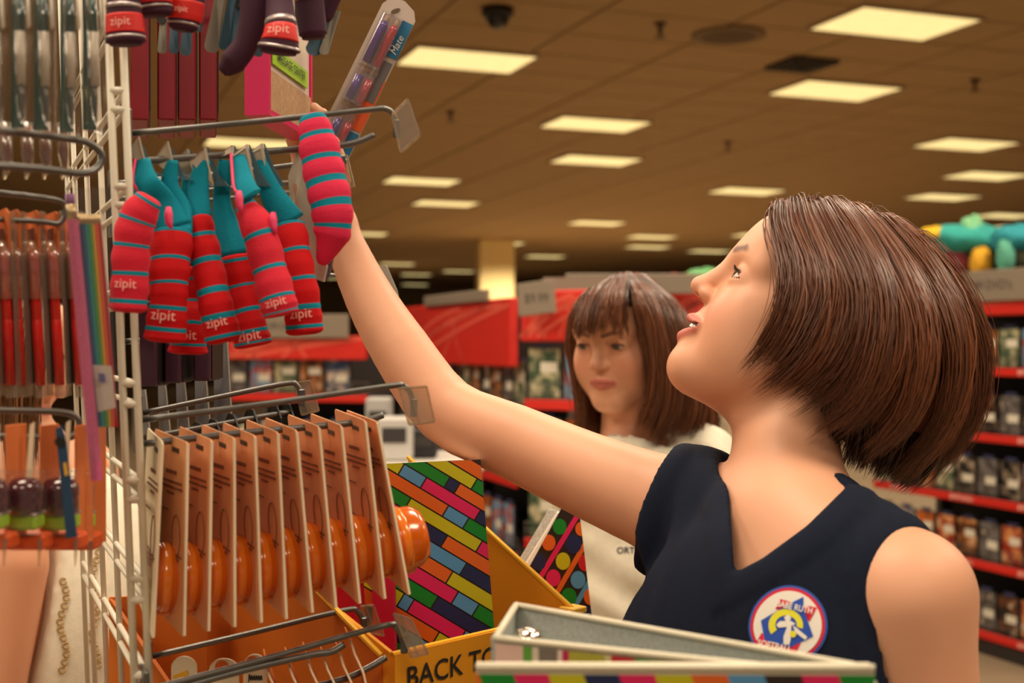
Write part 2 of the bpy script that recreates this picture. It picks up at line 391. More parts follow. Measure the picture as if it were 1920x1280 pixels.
put_text('sign_lettering', '$9.99', m_ink, hd, mm+V((0, -.009, (Z(560, 4.75)))), uu, V((0, 0, 1)), .05)
MB().box(V(XY(1085, 4.95)+(Z(532, 4.95),)), (.28, .02, .05)).build('top_sign', m_grey, t)
# a taller sign board further back, right of the girl with bangs
t = thing('hanging_sign', 'grey overhead sign board behind the girl with bangs', 'sign', P(1190, 530, 5.6)+V((0, 0, -1.6)))
MB().box(P(1190, 532, 5.6), (.62, .02, .09), bev=.004).build('sign_board', m_grey, t)
q = P(1190, 545, 5.6); MB().tube([(q.x, q.y+.03, 0), (q.x, q.y+.03, q.z)], .015, 8).build('sign_pole', m_steel, t)
# plush / gift-bow toys on top of the shelves
def lumpy(name, label, c, parts, cat='toy'):
    t = thing(name, label, cat, c)
    for nm, col, off, rad, spikes in parts:
        m = M('plush_'+nm, col, .9, noise=.15, scale=40); mb = MB(); rnd = random.Random(hash(nm) % 1000 if False else len(nm)*7)
        rows = []; nu, nv = 22, 13
        for i in range(nv+1):
            a = math.pi*i/nv; row = []
            for j in range(nu+1):
                b = 2*math.pi*(j % nu)/nu; k = 1+spikes*(math.sin(3*a+2*b)*math.cos(4*b)+.5*math.sin(7*b+5*a))
                row.append(c+V(off)+V((rad[0]*k*math.sin(a)*math.cos(b), rad[1]*k*math.sin(a)*math.sin(b), rad[2]*k*math.cos(a))))
            rows.append(row)
        mb.grid(rows).build(nm, m, t, True)
    return t
zt = Z(506, 6.2)
c = P(1800, 505, 6.3)
lumpy('plush_toy', 'teal tissue-topped plush toy with a yellow tail on the DVD rack', c, [('teal_body', (52, 160, 150), (.02, 0, .15), (.2, .1, .075), .16), ('yellow_tail', (226, 180, 30), (-.14, -.02, .17), (.07, .05, .04), .2),
      ('maroon_bag', (120, 40, 50), (-.03, .02, .04), (.09, .07, .08), .05), ('gold_belly', (225, 165, 40), (.075, -.08, .03), (.055, .05, .075), .12), ('mint_crest', (130, 190, 140), (.06, 0, .19), (.06, .05, .07), .25)])
c = P(1905, 500, 6.1)
lumpy('plush_toy', 'teal plush toy with dark spots beside the yellow-tailed one', c, [('blue_body', (40, 140, 150), (.0, 0, .13), (.12, .09, .07), .15), ('sea_green_leg', (90, 165, 140), (-.07, -.05, .05), (.045, .04, .085), .12), ('dark_wheel', (60, 60, 40), (.04, 0, .03), (.09, .07, .07), .1)])
c = P(1296, 548, 5.95)
lumpy('plush_toy', 'lime and mint gift bow toy on the shelf behind the girl with bangs', c, [('lime_body', (190, 205, 30), (-.03, 0, .035), (.06, .05, .045), .2), ('mint_top', (110, 170, 110), (.06, 0, .07), (.08, .05, .04), .25), ('red_patch', (200, 60, 30), (-.09, 0, .045), (.03, .03, .04), .2)])
gondola('dvd_shelf', 'red-headed shelf standing between the two girls under the lime toy', XY(1215, 5.75), XY(1360, 5.75), [Z(700, 5.75), Z(820, 5.75), Z(950, 5.75)], Z(546, 5.75), .45, (Z(640, 5.75), Z(548, 5.75)), [], 17, 'between the two girls', 'DVD cases between the girls', upper=True)
# service counter goods low behind the arm
def counter():
    t = thing('service_counter', 'pale grey counter with black boxes low behind the raised arm', 'counter', P(775, 1100, 4.3))
    z0 = Z(880, 4.3)
    MB().box((P(765, 0, 4.4).x, 4.5, z0/2), (.5, .5, z0), bev=.01).build('body', M('counter_laminate', (150, 142, 134), .5, noise=.05, scale=5), t)
    MB().box((P(765, 0, 4.4).x, 4.5, z0+.012), (.54, .54, .025), bev=.006).build('top', M('counter_top', (205, 198, 188), .4), t)
    return z0+.025
zc = counter()
for i, (px, w, h, col, nm) in enumerate([(742, .12, .15, (196, 190, 184), 'white cash register box'), (790, .1, .1, (30, 28, 30), 'black card reader box'), (700, .09, .21, (170, 165, 160), 'tall grey monitor stand')]):
    t = thing('counter_box', nm+' standing on the pale grey counter', 'box', P(px, 0, 4.4)*1 + V((0, 0, zc-P(px, 0, 4.4).z)))
    b = V((P(px, 0, 4.4).x, 4.4+.1*i, zc))
    MB().box(b+V((0, 0, h/2)), (w, .12, h), bev=.008).build('body', M('box_'+str(i), col, .5), t)
    MB().box(b+V((0, -.062, h*.6)), (w*.7, .006, h*.35), bev=.002).build('face', M('box_face_'+str(i), (60, 56, 56), .3), t)
# ================================================================== wire rack, hooks and hanging goods
m_wire = M('white_wire', (226, 216, 196), .4)
m_chrome = M('zinc_wire', (118, 116, 112), .36, .8)
def clear_mat(name, tint, gloss=.14, rough=.08, haze=.06):
    if name in MATS: return MATS[name]
    m = bpy.data.materials.new(name); m.use_nodes = True; nt = m.node_tree; nt.nodes.remove(nt.nodes['Principled BSDF']); out = nt.nodes['Material Output']
    tr = nt.nodes.new('ShaderNodeBsdfTransparent'); tr.inputs[0].default_value = lin(tint)+(1,)
    gl = nt.nodes.new('ShaderNodeBsdfGlossy'); gl.inputs['Roughness'].default_value = rough
    df = nt.nodes.new('ShaderNodeBsdfDiffuse'); df.inputs[0].default_value = lin(tint)+(1,)
    m1 = nt.nodes.new('ShaderNodeMixShader'); m1.inputs[0].default_value = haze; nt.links.new(tr.outputs[0], m1.inputs[1]); nt.links.new(df.outputs[0], m1.inputs[2])
    lw = nt.nodes.new('ShaderNodeLayerWeight'); lw.inputs[0].default_value = .25; ma = nt.nodes.new('ShaderNodeMath'); ma.operation = 'MULTIPLY_ADD'; ma.inputs[1].default_value = .38; ma.inputs[2].default_value = gloss*.5
    ma.use_clamp = True; nt.links.new(lw.outputs['Fresnel'], ma.inputs[0])
    m2 = nt.nodes.new('ShaderNodeMixShader'); nt.links.new(ma.outputs[0], m2.inputs[0]); nt.links.new(m1.outputs[0], m2.inputs[1]); nt.links.new(gl.outputs[0], m2.inputs[2])
    nt.links.new(m2.outputs[0], out.inputs[0]); MATS[name] = m; return m
m_clear = clear_mat('clear_plastic', (240, 228, 208), .26, .15, .12)
m_clear2 = clear_mat('clear_blister', (252, 250, 248), .14, .06, .015)
clear_mat('clear_film', (250, 248, 246), .05, .05, .01); clear_mat('pen_blister', (236, 230, 234), .25, .05, .08)
HD = V((math.cos(math.radians(24)), math.sin(math.radians(24)), 0)); BK = V((-HD.y, HD.x, 0))     # along the hooks / along the panel, away
def hook_d(px, d0, px0=250):
    k = (px-960)/F; x0 = (px0-960)/F*d0; s = (k*d0-x0)/(HD.x-k*HD.y); return d0+HD.y*s
UP = (P(227, 100, .98)-P(274, 1260, .98)).normalized()
TABLE_Z = 1.125
rack = thing('wire_rack', 'white wire grid panel holding the hooks of school supplies', 'rack', V((P(256, 700, .98).x+.02, .98, TABLE_Z)))
def rail(p, name='rail', r=.0031, mat=None):
    z0 = p - UP*((p.z-TABLE_Z)/UP.z); z1 = p+UP*((2.05-p.z)/UP.z)
    MB().tube([z0, z1], r, 8).build(name, mat or m_wire, rack, True)
ra, rb = P(229, 700, .98), P(256, 700, .98)
rail(ra); rail(rb)
for y in [-15, 22, 170, 206, 350, 385, 535, 570, 718, 757, 900, 936, 1085, 1124, 1266, 1304]:
    h = (700-y)*.98/F; a, b = ra+UP*h, rb+UP*h
    MB().tube([a, b], .0033, 8).build('rung', m_wire, rack, True)
    MB().tube([b, b+BK*.56], .0026, 6).build('cross_wire', m_wire, rack, True)
for s in (.19, .32, .455, .55): rail(rb+BK*s, 'upright_wire', .0029)
# second panel out of the picture on the left, carrying the hooks that come in from that side
rack2 = thing('wire_rack', 'white wire grid panel carrying the pen and pencil packs', 'rack', V((-.62, .78, 0)))
for s in (0, .12, .24, .36, .48):
    q = V((-.56, .66, 0))+BK*s; MB().tube([q, q+V((0, 0, 2.05))], .003, 6).build('upright_wire', m_wire, rack2, True)
for z in (.1, .6, 1.1, 1.38, 1.5, 1.62, 1.72, 2.0):
    q = V((-.56, .66, z)); MB().tube([q, q+BK*.48], .0028, 6).build('cross_wire', m_wire, rack2, True)
def holder(quad, parent):
    c = [P(*q) for q in quad]; n = (c[1]-c[0]).cross(c[2]-c[0]).normalized()*.0016
    h = MB().prism(c, n).build('label_holder', m_clear, parent)
    e = MB()
    for i in range(4): e.tube([c[i], c[(i+1) % 4]], .0011, 6)
    e.tube([c[0].lerp(c[1], .4), c[3].lerp(c[2], .4)], .0009, 6)
    e.build('holder_lip', m_clear, h)
    return h
def hook(label, tagw, hold, prod, d0, tip=0):
    t = thing('display_hook', label, 'hook', P(tagw[0][0] if tagw else prod[0][0], tagw[0][1] if tagw else prod[0][1], d0), 'display hooks on the wire rack')
    def wire(pts, nm, r):
        q = [P(x, y, hook_d(x, d0)) for x, y in pts]; q = [V(p) for p in spline(q, 5*len(q))]
        MB().tube(q, r, 10).build(nm, m_chrome, t, True); return q
    if tagw: wire(tagw, 'tag_wire', .0026)
    if prod: wire(prod, 'product_wire', .0029)
    st = (tagw or prod)[0]; p = P(st[0], st[1]+12, d0)
    MB().box(p-HD*.004, (.004, .03, .045), rotm(HD), bev=.001).build('back_plate', m_chrome, t)
    if hold:
        holder(hold, t)
        if tagw:
            e = tagw[-1]; MB().box(P(e[0], e[1], hook_d(e[0], d0)), (.006, .008, .016), bev=.001).build('tag_clip', M('dull_zinc', (96, 98, 100), .4, .7), t)
    return t
T1 = 1.08
hook('zinc hook above the striped pouches with an amber-edged clear label holder', [(248, 250), (480, 228), (690, 206), (722, 204), (738, 216), (744, 242)], [(764, 186, T1), (735, 216, T1), (752, 285, T1), (787, 254, T1)],
     [(248, 303), (450, 288), (600, 276), (655, 270), (682, 262), (701, 253)], 1.0)
hook('zinc hook with a small clear label holder by the raised wrist', [(252, 345), (450, 322), (630, 300), (642, 308)], [(637, 300, 1.2), (650, 290, 1.2), (664, 350, 1.2), (641, 352, 1.2)], None, 1.08)
for y in (322, 352, 371):
    hook('bare zinc hook wire behind the striped pouches', None, None, [(215, y+22), (400, y+4), (560, y-12)], 1.36)
hook('zinc hook above the tan cards with a large clear label holder', [(266, 787), (500, 757), (725, 724), (756, 724), (770, 738), (776, 764)], [(748, 728, 1.07), (800, 724, 1.07), (815, 790, 1.07), (767, 796, 1.07)],
     [(266, 832), (450, 812), (640, 795), (690, 787), (718, 778)], 1.0)
hook('dark zinc hook behind the tan cards with a short clear label holder', [(268, 774), (420, 742), (535, 719), (556, 722), (566, 745)], [(552, 718, 1.22), (582, 714, 1.22), (598, 770, 1.22), (566, 778, 1.22)], [(268, 822), (430, 792), (545, 772)], 1.12)
hook('dark zinc hook below the tan cards', [(286, 1230), (480, 1184), (645, 1144), (670, 1146), (683, 1172)], [(676, 1136, 1.19), (700, 1134, 1.19), (720, 1192, 1.19), (690, 1186, 1.19)], None, 1.08)
hook('long zinc hook over the bottom cards with a rosy clear label holder', [(280, 1292), (500, 1234), (715, 1174), (744, 1178), (758, 1206)], [(738, 1150, 1.06), (770, 1160, 1.06), (803, 1225, 1.06), (772, 1232, 1.06)],
     [(300, 1300), (450, 1258), (580, 1228), (620, 1222), (645, 1208)], .98)
hook('zinc hook below the bottom cards', None, None, [(300, 1345), (520, 1302), (640, 1274), (690, 1252), (724, 1232)], 1.0)
hook('zinc hook carrying the purple pouches', None, None, [(228, -50), (450, -62), (680, -80)], .98)
hook('zinc hook carrying the crimson boards', None, None, [(235, -12), (420, -30), (620, -45)], 1.14)
hook('zinc hook carrying the dark purple boxes', None, None, [(235, 552), (340, 545), (440, 538)], 1.14)
hook('zinc hook carrying the grey cards', None, None, [(235, 640), (340, 634), (440, 628)], 1.24)
# ---------------------------------------------------------------- striped pouches
m_pink = M('pink_webbing', (222, 16, 50), .8, noise=.08, scale=60, sheen=.05, bump=.3, bscale=900)
m_red2 = M('red_webbing', (204, 10, 18), .8, noise=.08, scale=60, spec=.25, bump=.3, bscale=900)
m_teal = M('teal_webbing', (4, 140, 164), .8, noise=.08, scale=60, spec=.25, bump=.3, bscale=900)
m_tealdk = M('dark_teal_zip', (26, 92, 102), .8)
m_card = M('grey_card', (186, 172, 152), .7, noise=.04)
m_cardin = M('dark_teal_card', (30, 72, 84), .6)
m_hot = M('hot_pink_tab', (240, 60, 110), .5)
m_lbl = M('pale_print', (246, 190, 180), .7)
def stripe_tube(path, widths, stripes, nring=96, seg=20, flat=.72, band=.013, bulge=.045):
    q = spline([P(*p) for p in path], nring); w = np.interp(np.linspace(0, 1, nring), np.linspace(0, 1, len(widths)), widths)
    T = np.linspace(0, 1, nring); rr = []; mi = []
    for t, ww in zip(T, w):
        near = min([abs(t-s) for s in stripes]+[9]); gap = .5*(stripes[1]-stripes[0]) if len(stripes) > 1 else .1
        d0 = path[0][2]; r = S(ww/2, d0)*(1+bulge*math.cos(math.pi*max(-1, min(1, (near/gap)*1.0-1))))
        if near < band: r *= 1.02
        end = min(t, 1-t)
        if end < .03: r *= .55+.45*math.sqrt(max(0, end/.03))
        rr.append(r); mi.append(near < band)
    mb = MB(); mb.tube([V(p) for p in q], rr, seg, True, flat, V((0, 1, 0)))
    mb.m = [1 if (mi[i] or mi[i+1]) else 0 for i in range(nring-1) for k in range(seg)]+[0, 0]
    return mb, q, rr
def frame_at(q, i):
    t = (V(q[min(i+1, len(q)-1)])-V(q[max(i-1, 0)])).normalized(); v = -t
    right = V((0, -1, 0)).cross(v)*-1
    right = v.cross(V((0, -1, 0))); right.normalize()
    if right.x < 0: right = -right
    return right, v
def pouch(label, path, widths, stripes, lab_t, card=None, strap=None, tab=None, mat=None, edge=None, txt='zipit', tag_size=None, group='striped zip pouches on the hook'):
    d0 = path[0][2]; t = thing('zip_pouch', label, 'pouch', P(*path[-1]), group)
    mb, q, rr = stripe_tube(path, widths, stripes); mb.build('pouch_body', [mat or m_red2, m_teal], t, True)
    i = int(lab_t*(len(q)-1)); right, up = frame_at(q, i); n = right.cross(up).normalized()
    if n.y > 0: n = -n
    wv = S(widths[-1], d0)
    if txt.strip(): put_text('brand_lettering', txt, m_lbl, t, V(q[i])+n*(rr[i]*.76+.0008), right, up, wv*.34, wrap=rr[i]*1.4)
    if strap:
        s = MB(); sp = spline([P(*p[:3]) for p in strap], 20); sw = np.interp(np.linspace(0, 1, 20), np.linspace(0, 1, len(strap)), [S(p[3]/2, p[2]) for p in strap])
        s.tube([V(p) for p in sp], sw, 12, True, .35, V((0, 1, 0))); s.build('lining', m_teal, t, True)
        if edge:
            pe = [V(p)+V((w_*edge, -.004, 0)) for p, w_ in zip(sp, sw)]; MB().tube(pe, .0013, 8).build('zip_edge', m_hot, t, True)
    if card:
        c = MB(); x, y0, y1, dd = card; a = P(x, y0, dd); b = P(x+14, y1-24, dd)
        fw = V((.014, -.012, 0)); bw = V((-.012, .016, 0))
        for k, side in ((0, fw), (1, V((.016, .012, 0)))):
            pass
        c.mat(0).prism([a, a-V((.0, 0, .012))+V((-.012, -.004, 0)), b+V((-.006, -.004, .03)), b], V((.001, .0012, 0)))
        c.mat(1).prism([a+V((.0012, .002, 0)), a+V((.009, .004, -.02)), b+V((.012, .004, 0)), b+V((.002, .002, 0))], V((.001, .0012, 0)))
        c.build('hang_card', [m_card, m_cardin], t)
    if tab:
        p = P(*tab); MB().tube([p+V((0, 0, .006)), p, p+V((.001, -.002, -.007)), p+V((.003, -.003, -.011))], [.002, .0034, .0028, .001], 8).build('zip_pull', m_hot, t, True)
    return t
ST5 = [.1, .36, .62, .86]
L0 = 'red and teal striped zip pouch '
D = .955
pouch(L0+'beside the white rail, topmost end of the bunch', [(282, 368, D), (258, 410, D), (247, 460, D), (244, 520, D), (240, 586, D)], [52, 72, 70, 70, 74], [.05, .27, .5, .72, .92], .81, (262, 272, 352, 1.0), [(268, 300, 1.0, 26), (275, 345, .99, 52), (305, 380, 1.0, 50), (325, 428, 1.0, 70)], (316, 402, .975), m_pink, -.9)
pouch(L0+'with a wide teal cuff at its mouth', [(322, 432, 1.0), (318, 500, .99), (316, 560, .985), (309, 642, .985)], [82, 78, 68, 82], [.03, .28, .52, .74, .9], .81, (316, 276, 360, 1.01), [(322, 300, 1.01, 24), (318, 350, 1.01, 36), (330, 395, 1.01, 60), (322, 436, 1.0, 80)])
pouch(L0+'hidden behind two others, lowest end', [(352, 500, 1.04), (356, 560, 1.04), (354, 610, 1.03), (352, 664, 1.03)], [56, 58, 62, 76], [.12, .4, .66, .88], .78, (352, 280, 372, 1.03), [(355, 300, 1.035, 24), (355, 380, 1.04, 34), (352, 500, 1.04, 46)])
pouch(L0+'slanting between the cuffed ones', [(374, 404, 1.015), (384, 470, 1.01), (402, 560, 1.0), (420, 642, 1.0)], [44, 58, 62, 72], [.2, .42, .62, .8, .95], .85, (384, 276, 372, 1.02), [(382, 300, 1.02, 26), (372, 350, 1.02, 40), (376, 410, 1.015, 44)])
pouch(L0+'ending lowest right of the slanting one', [(440, 478, 1.03), (452, 540, 1.03), (466, 600, 1.025), (476, 650, 1.025)], [70, 66, 60, 78], [.06, .32, .58, .8, .94], .86, (434, 272, 380, 1.03), [(424, 300, 1.03, 28), (416, 380, 1.035, 34), (438, 480, 1.03, 66)])
pouch(L0+'with a pink zip flap, mouth turned to the camera', [(456, 380, 1.005), (484, 430, .995), (504, 500, .99), (520, 560, .985), (528, 592, .985)], [40, 66, 66, 70, 70], [.04, .3, .52, .74, .93], .8, (462, 270, 372, 1.02), [(446, 290, 1.02, 26), (458, 350, 1.0, 46), (470, 368, .995, 46)], (448, 372, .98), m_pink, -.8)
pouch(L0+'nearest the grey card of the hooked front pouch', [(540, 420, 1.03), (552, 480, 1.02), (564, 550, 1.015), (572, 628, 1.015)], [66, 64, 68, 74], [.03, .3, .55, .78, .93], .84, (490, 268, 372, 1.03), [(484, 300, 1.03, 26), (508, 360, 1.03, 44), (542, 418, 1.03, 64)], (512, 412, .99))
fp = pouch('single pink and teal striped pouch hanging in front of the raised hand', [(584, 214, 1.045), (597, 270, 1.04), (609, 330, 1.035), (622, 390, 1.03), (622, 440, 1.03), (602, 496, 1.035)], [50, 74, 78, 78, 68, 22], [.03, .155, .30, .44, .58, .73], .99, None, None, None, M('bright_pink_webbing', (232, 30, 78), .8, noise=.08, scale=60, bump=.3, bscale=900), None, ' ')
MB().prism([P(566, 262, 1.055), P(575, 300, 1.05), P(612, 500, 1.05), P(606, 528, 1.05), P(594, 524, 1.055), P(546, 400, 1.06), P(540, 330, 1.06)], V((.0012, .0015, 0))).build('backing_card', m_card, fp)
MB().prism([P(606, 528, 1.056), P(612, 470, 1.056), P(626, 470, 1.056), P(616, 515, 1.056)], V((.0012, .0015, 0))).build('card_fold', M('violet_card', (86, 76, 96), .6), fp)
MB().prism([P(551, 345, 1.0585), P(556, 345, 1.0575), P(566, 400, 1.0565), P(560, 408, 1.0565)], V((-.0006, -.0008, 0))).build('card_print', M('faded_orange_print', (206, 140, 104), .7), fp)
# ---------------------------------------------------------------- dark purple pouches above
m_purple = M('dark_purple_cloth', (62, 14, 44), .75, noise=.12, scale=50)
m_silver = M('silver_zip', (176, 160, 158), .35, .6)
m_gold = M('gold_zip', (196, 160, 50), .35, .7)
m_lab = M('red_label', (216, 28, 20), .6)
m_bluecard = M('blue_grey_card', (70, 104, 124), .6); m_greycard = M('light_grey_card', (150, 146, 134), .6)
def ppouch(label, path, widths, lab=None, bands=(), gold=False):
    t = thing('zip_pouch', label, 'pouch', P(*path[-1]), 'dark purple zip pouches')
    d0 = path[0][2]; q = spline([P(*p) for p in path], 40); w = np.interp(np.linspace(0, 1, 40), np.linspace(0, 1, len(widths)), widths)
    rr = [S(x/2, d0)*(1 if min(k, 39-k) > 1 else .8) for k, x in enumerate(w)]
    MB().tube([V(p) for p in q], rr, 18, True, .7, V((0, 1, 0))).build('pouch_body', m_purple, t, True)
    for b in bands:
        i = int(b*39); MB().tube([V(q[k]) for k in range(max(0, i-1), min(40, i+2))], [rr[k]*1.04 for k in range(max(0, i-1), min(40, i+2))], 18, True, .72, V((0, 1, 0))).build('zip_band', m_gold if gold else m_silver, t, True)
    if lab:
        i0, i1 = int(lab[0]*39), int(lab[1]*39); MB().tube([V(q[k]) for k in range(i0, i1+1)], [rr[k]*1.03 for k in range(i0, i1+1)], 18, True, .72, V((0, 1, 0))).build('red_label', m_lab, t, True)
        i = (i0+i1)//2; right, up = frame_at(q, i); n = right.cross(up).normalized(); n = -n if n.y > 0 else n
        put_text('brand_lettering', 'zipit', m_lbl, t, V(q[i])+n*(rr[i]*.78+.001), right, up, S(widths[-1], d0)*.3, wrap=rr[i]*1.5)
    return t
ppouch('dark purple pouch with a red label beside the white rail', [(238, -60, .95), (232, 0, .95), (234, 50, .95), (236, 84, .95)], [58, 62, 70, 76], (.52, .8), (.42, .88))
ppouch('dark purple pouch with a silver zip crossing its end', [(290, -70, .975), (288, -10, .97), (292, 30, .97)], [60, 70, 64], (.5, .72), (.8,))
ppouch('dark purple pouch with a red label, second by the blue cards', [(352, -70, .99), (350, -10, .985), (346, 30, .985), (342, 58, .985)], [58, 66, 66, 50], (.44, .78), (.86,))
ppouch('dark purple pouch drooping below the blue cards', [(480, -60, 1.02), (478, 20, 1.02), (462, 80, 1.02), (436, 116, 1.02), (416, 136, 1.02)], [60, 56, 46, 50, 24], None, ())
ppouch('dark purple pouch with a red label above the pink board', [(520, -60, 1.01), (524, 0, 1.01), (526, 60, 1.0), (522, 100, 1.0)], [44, 50, 60, 84], (.63, .82), (.57, .9))
ppouch('dark purple pouch with a gold zip band', [(574, -60, 1.04), (580, 0, 1.04), (588, 72, 1.04)], [52, 54, 54], None, (.5,), True)
ppouch('dark purple pouch at the tip of the row', [(628, -60, 1.06), (622, -10, 1.06), (610, 40, 1.06)], [54, 40, 20], None, (.55,), True)
for i, (x0, y0, x1, y1, w, d, g) in enumerate([(378, -30, 366, 60, 20, 1.03, 0), (414, -20, 396, 98, 26, 1.03, 1), (436, -20, 420, 94, 20, 1.035, 0), (452, 0, 446, 108, 28, 1.04, 0), (352, 30, 346, 104, 18, 1.05, 0), (326, 30, 324, 100, 16, 1.05, 0),
                                                (305, 30, 302, 100, 14, 1.05, 1), (606, 40, 588, 104, 30, 1.07, 0), (632, 20, 606, 102, 16, 1.075, 1), (486, 60, 482, 106, 16, 1.06, 0)]):
    t = thing('hang_card', ('light grey' if g else 'blue-grey')+' rounded card hanging among the dark purple pouches', 'card', P(x1, y1, d), 'cards among the purple pouches')
    a = []
    for k in range(9):
        an = math.pi*k/8; a.append((x1+w/2*math.cos(an), y1-w*.5+w*.5*math.sin(an)))
    poly = [P(x, y, d+.0004*(x-x1)) for x, y in a]+[P(x0-w*.3, y0, d), P(x0+w*.3, y0, d)]
    MB().prism(poly, V((.0012, .0016, 0))).build('card_sheet', m_greycard if g else m_bluecard, t)
    hh = P((x0+x1)/2, y0+6, d); MB().lathe([(.002, -.001), (.004, -.001), (.004, .0012), (.002, .0012)], hh, Matrix.Rotation(math.pi/2, 3, 'X'), 10).build('eyelet', m_dark, t)
# ---------------------------------------------------------------- crimson boards and the message board
m_crim = M('crimson_plastic', (136, 2, 26), .45, noise=.04); m_crimdk = M('crimson_side', (132, 12, 34), .5)
m_cork = M('cork', (188, 148, 110), .9, noise=.2, scale=160, bump=.3, bscale=300); m_lime = M('lime_label', (160, 200, 30), .6)
for i, x in enumerate((262, 312, 350, 390)):
    d = 1.14+.02*i
    t = thing('message_board', 'crimson-framed board hung edge-on behind the wire hook', 'board', P(x, 245-3*i, d), 'crimson boards in a row')
    R = rotm(V((1, 0, 0))); yaw = math.atan2((x-960)/F, 1); cdir = V((math.sin(yaw), math.cos(yaw), 0)); rt = V((cdir.y, -cdir.x, 0))
    cpt = P(x, 78, d)+cdir*.06; Rb = Matrix((rt, cdir, V((0, 0, 1)))).transposed()
    MB().box(cpt, (S(33, d), .11, S(290, d)), Rb, bev=.0015).build('frame', m_crim, t)
    MB().box(cpt+rt*(S(16.5, d)+.0008), (.0016, .095, S(250, d)), Rb).build('board_face', M('board_gap_shade', (44, 14, 20), .5), t)  # face darkened to paint in the shaded gap between the boards
    MB().box(cpt+V((0, 0, S(150, d))), (.004, .03, .016), Rb).build('hang_tab', m_crimdk, t)
d0, d1 = 1.20, 1.34
t = thing('message_board', 'pink-framed message board with cork and a lime label, front of the row', 'board', P(500, 225, 1.22))
A0, A1 = P(508, 205, d0), P(583, 258, d1); Zu = V((0, 0, 1)); hgt = .2; u = (A1-A0); u.z = 0; wdt = u.length; u.normalize(); nb = V((u.y, -u.x, 0))
if nb.dot(A0) > 0: nb = -nb
A0 = V((A0.x, A0.y, A0.z)); fr = MB(); bw = .006
def bp(x, z, n=0.0): return A0+u*x+Zu*z+nb*n
fr.prism([bp(-bw, -bw), bp(wdt, -bw), bp(wdt, 0), bp(-bw, 0)], nb*.006-nb*.03).prism([bp(-bw, 0), bp(0, 0), bp(0, hgt), bp(-bw, hgt)], nb*.006-nb*.03)
fr.prism([bp(wdt, -bw), bp(wdt+bw, -bw), bp(wdt+bw, hgt), bp(wdt, hgt)], nb*.006-nb*.03).prism([bp(-bw, hgt), bp(wdt+bw, hgt), bp(wdt+bw, hgt+bw), bp(-bw, hgt+bw)], nb*.006-nb*.03)
fr.build('frame', M('hot_pink_plastic', (214, 24, 92), .4), t)
MB().prism([bp(0, 0, -.002), bp(wdt, 0, -.002), bp(wdt, hgt, -.002), bp(0, hgt, -.002)], -nb*.012).build('board_face', M('dry_erase', (232, 214, 204), .25, coat=.4), t)
MB().prism([bp(0, 0), bp(wdt, 0), bp(wdt, .038), bp(0, .038)], -nb*.002).build('cork_panel', m_cork, t)
la, lb2 = bp(wdt*.03, .045, .0006), bp(wdt*.9, .045, .0006); ld_ = (lb2-la); lw = V((0, 0, .018))
lb_ = MB().prism([la, lb2, lb2+lw, la+lw], -nb*.001).build('paper_label', m_lime, t)
put_text('label_lettering', 'MESSAGE CENTER', M('label_ink', (40, 50, 30), .7), lb_, (la+lb2)/2+lw*.5+nb*.0008, ld_ if ld_.x > 0 else -ld_, nb.cross(ld_)*(1 if nb.cross(ld_).z > 0 else -1), .0118, bold=.01)
MB().prism([bp(wdt*.62, hgt*.55), bp(wdt*.8, hgt*.5), bp(wdt*.8, hgt), bp(wdt*.62, hgt)], -nb*.001).build('mirror_strip', M('mirror', (90, 76, 66), .08, .9), t)
MB().box(bp(wdt/2, hgt+.02), (.02, .004, .03), rotm(u)).build('hang_tab', m_crimdk, t)
# ---------------------------------------------------------------- purple boxes and grey cards behind the pouches
for i, (x0, x1, yb, d) in enumerate([(276, 306, 724, 1.16), (321, 350, 718, 1.18), (374, 404, 714, 1.2)]):
    t = thing('slim_box', 'slim dark purple box hanging behind the striped pouches', 'box', P((x0+x1)/2, yb, d), 'dark purple boxes on one hook')
    MB().box(P((x0+x1)/2, yb-80, d+.02), (S(x1-x0, d), .05, S(160, d)), bev=.0015).build('body', M('aubergine_card', (62, 20, 46), .5), t)
    MB().box(P((x0+x1)/2+17, yb-78, d+.026), (S(5, d), .045, S(150, d))).build('tray', m_dark, t)
    MB().box(P((x0+x1)/2, yb-166, d+.02), (.004, .03, .012)).build('hang_tab', m_dark, t)
for i, (xa, xb, ya, d) in enumerate([(262, 280, 730, 1.3), (296, 318, 722, 1.3), (330, 354, 716, 1.3), (365, 394, 706, 1.3), (400, 434, 640, 1.3)]):
    t = thing('hang_card', 'blue-grey card in the row behind the dark purple boxes', 'card', P(xa, 800, d), 'blue-grey cards on one hook')
    MB().prism([P(xa, ya, d+.03), P(xb-8, ya, d), P(xb+2, 815, d), P(xa+2, 815, d+.03)], V((.001, .0015, 0))).build('card_sheet', M('slate_card', (112, 112, 118), .5, noise=.1, scale=12), t)
    MB().prism([P(xb-9, ya, d-.001), P(xb-7, ya, d-.001), P(xb+3, 815, d-.001), P(xb+1, 815, d-.001)], V((0, .001, 0))).build('card_edge', M('pale_edge', (190, 180, 168), .6), t)
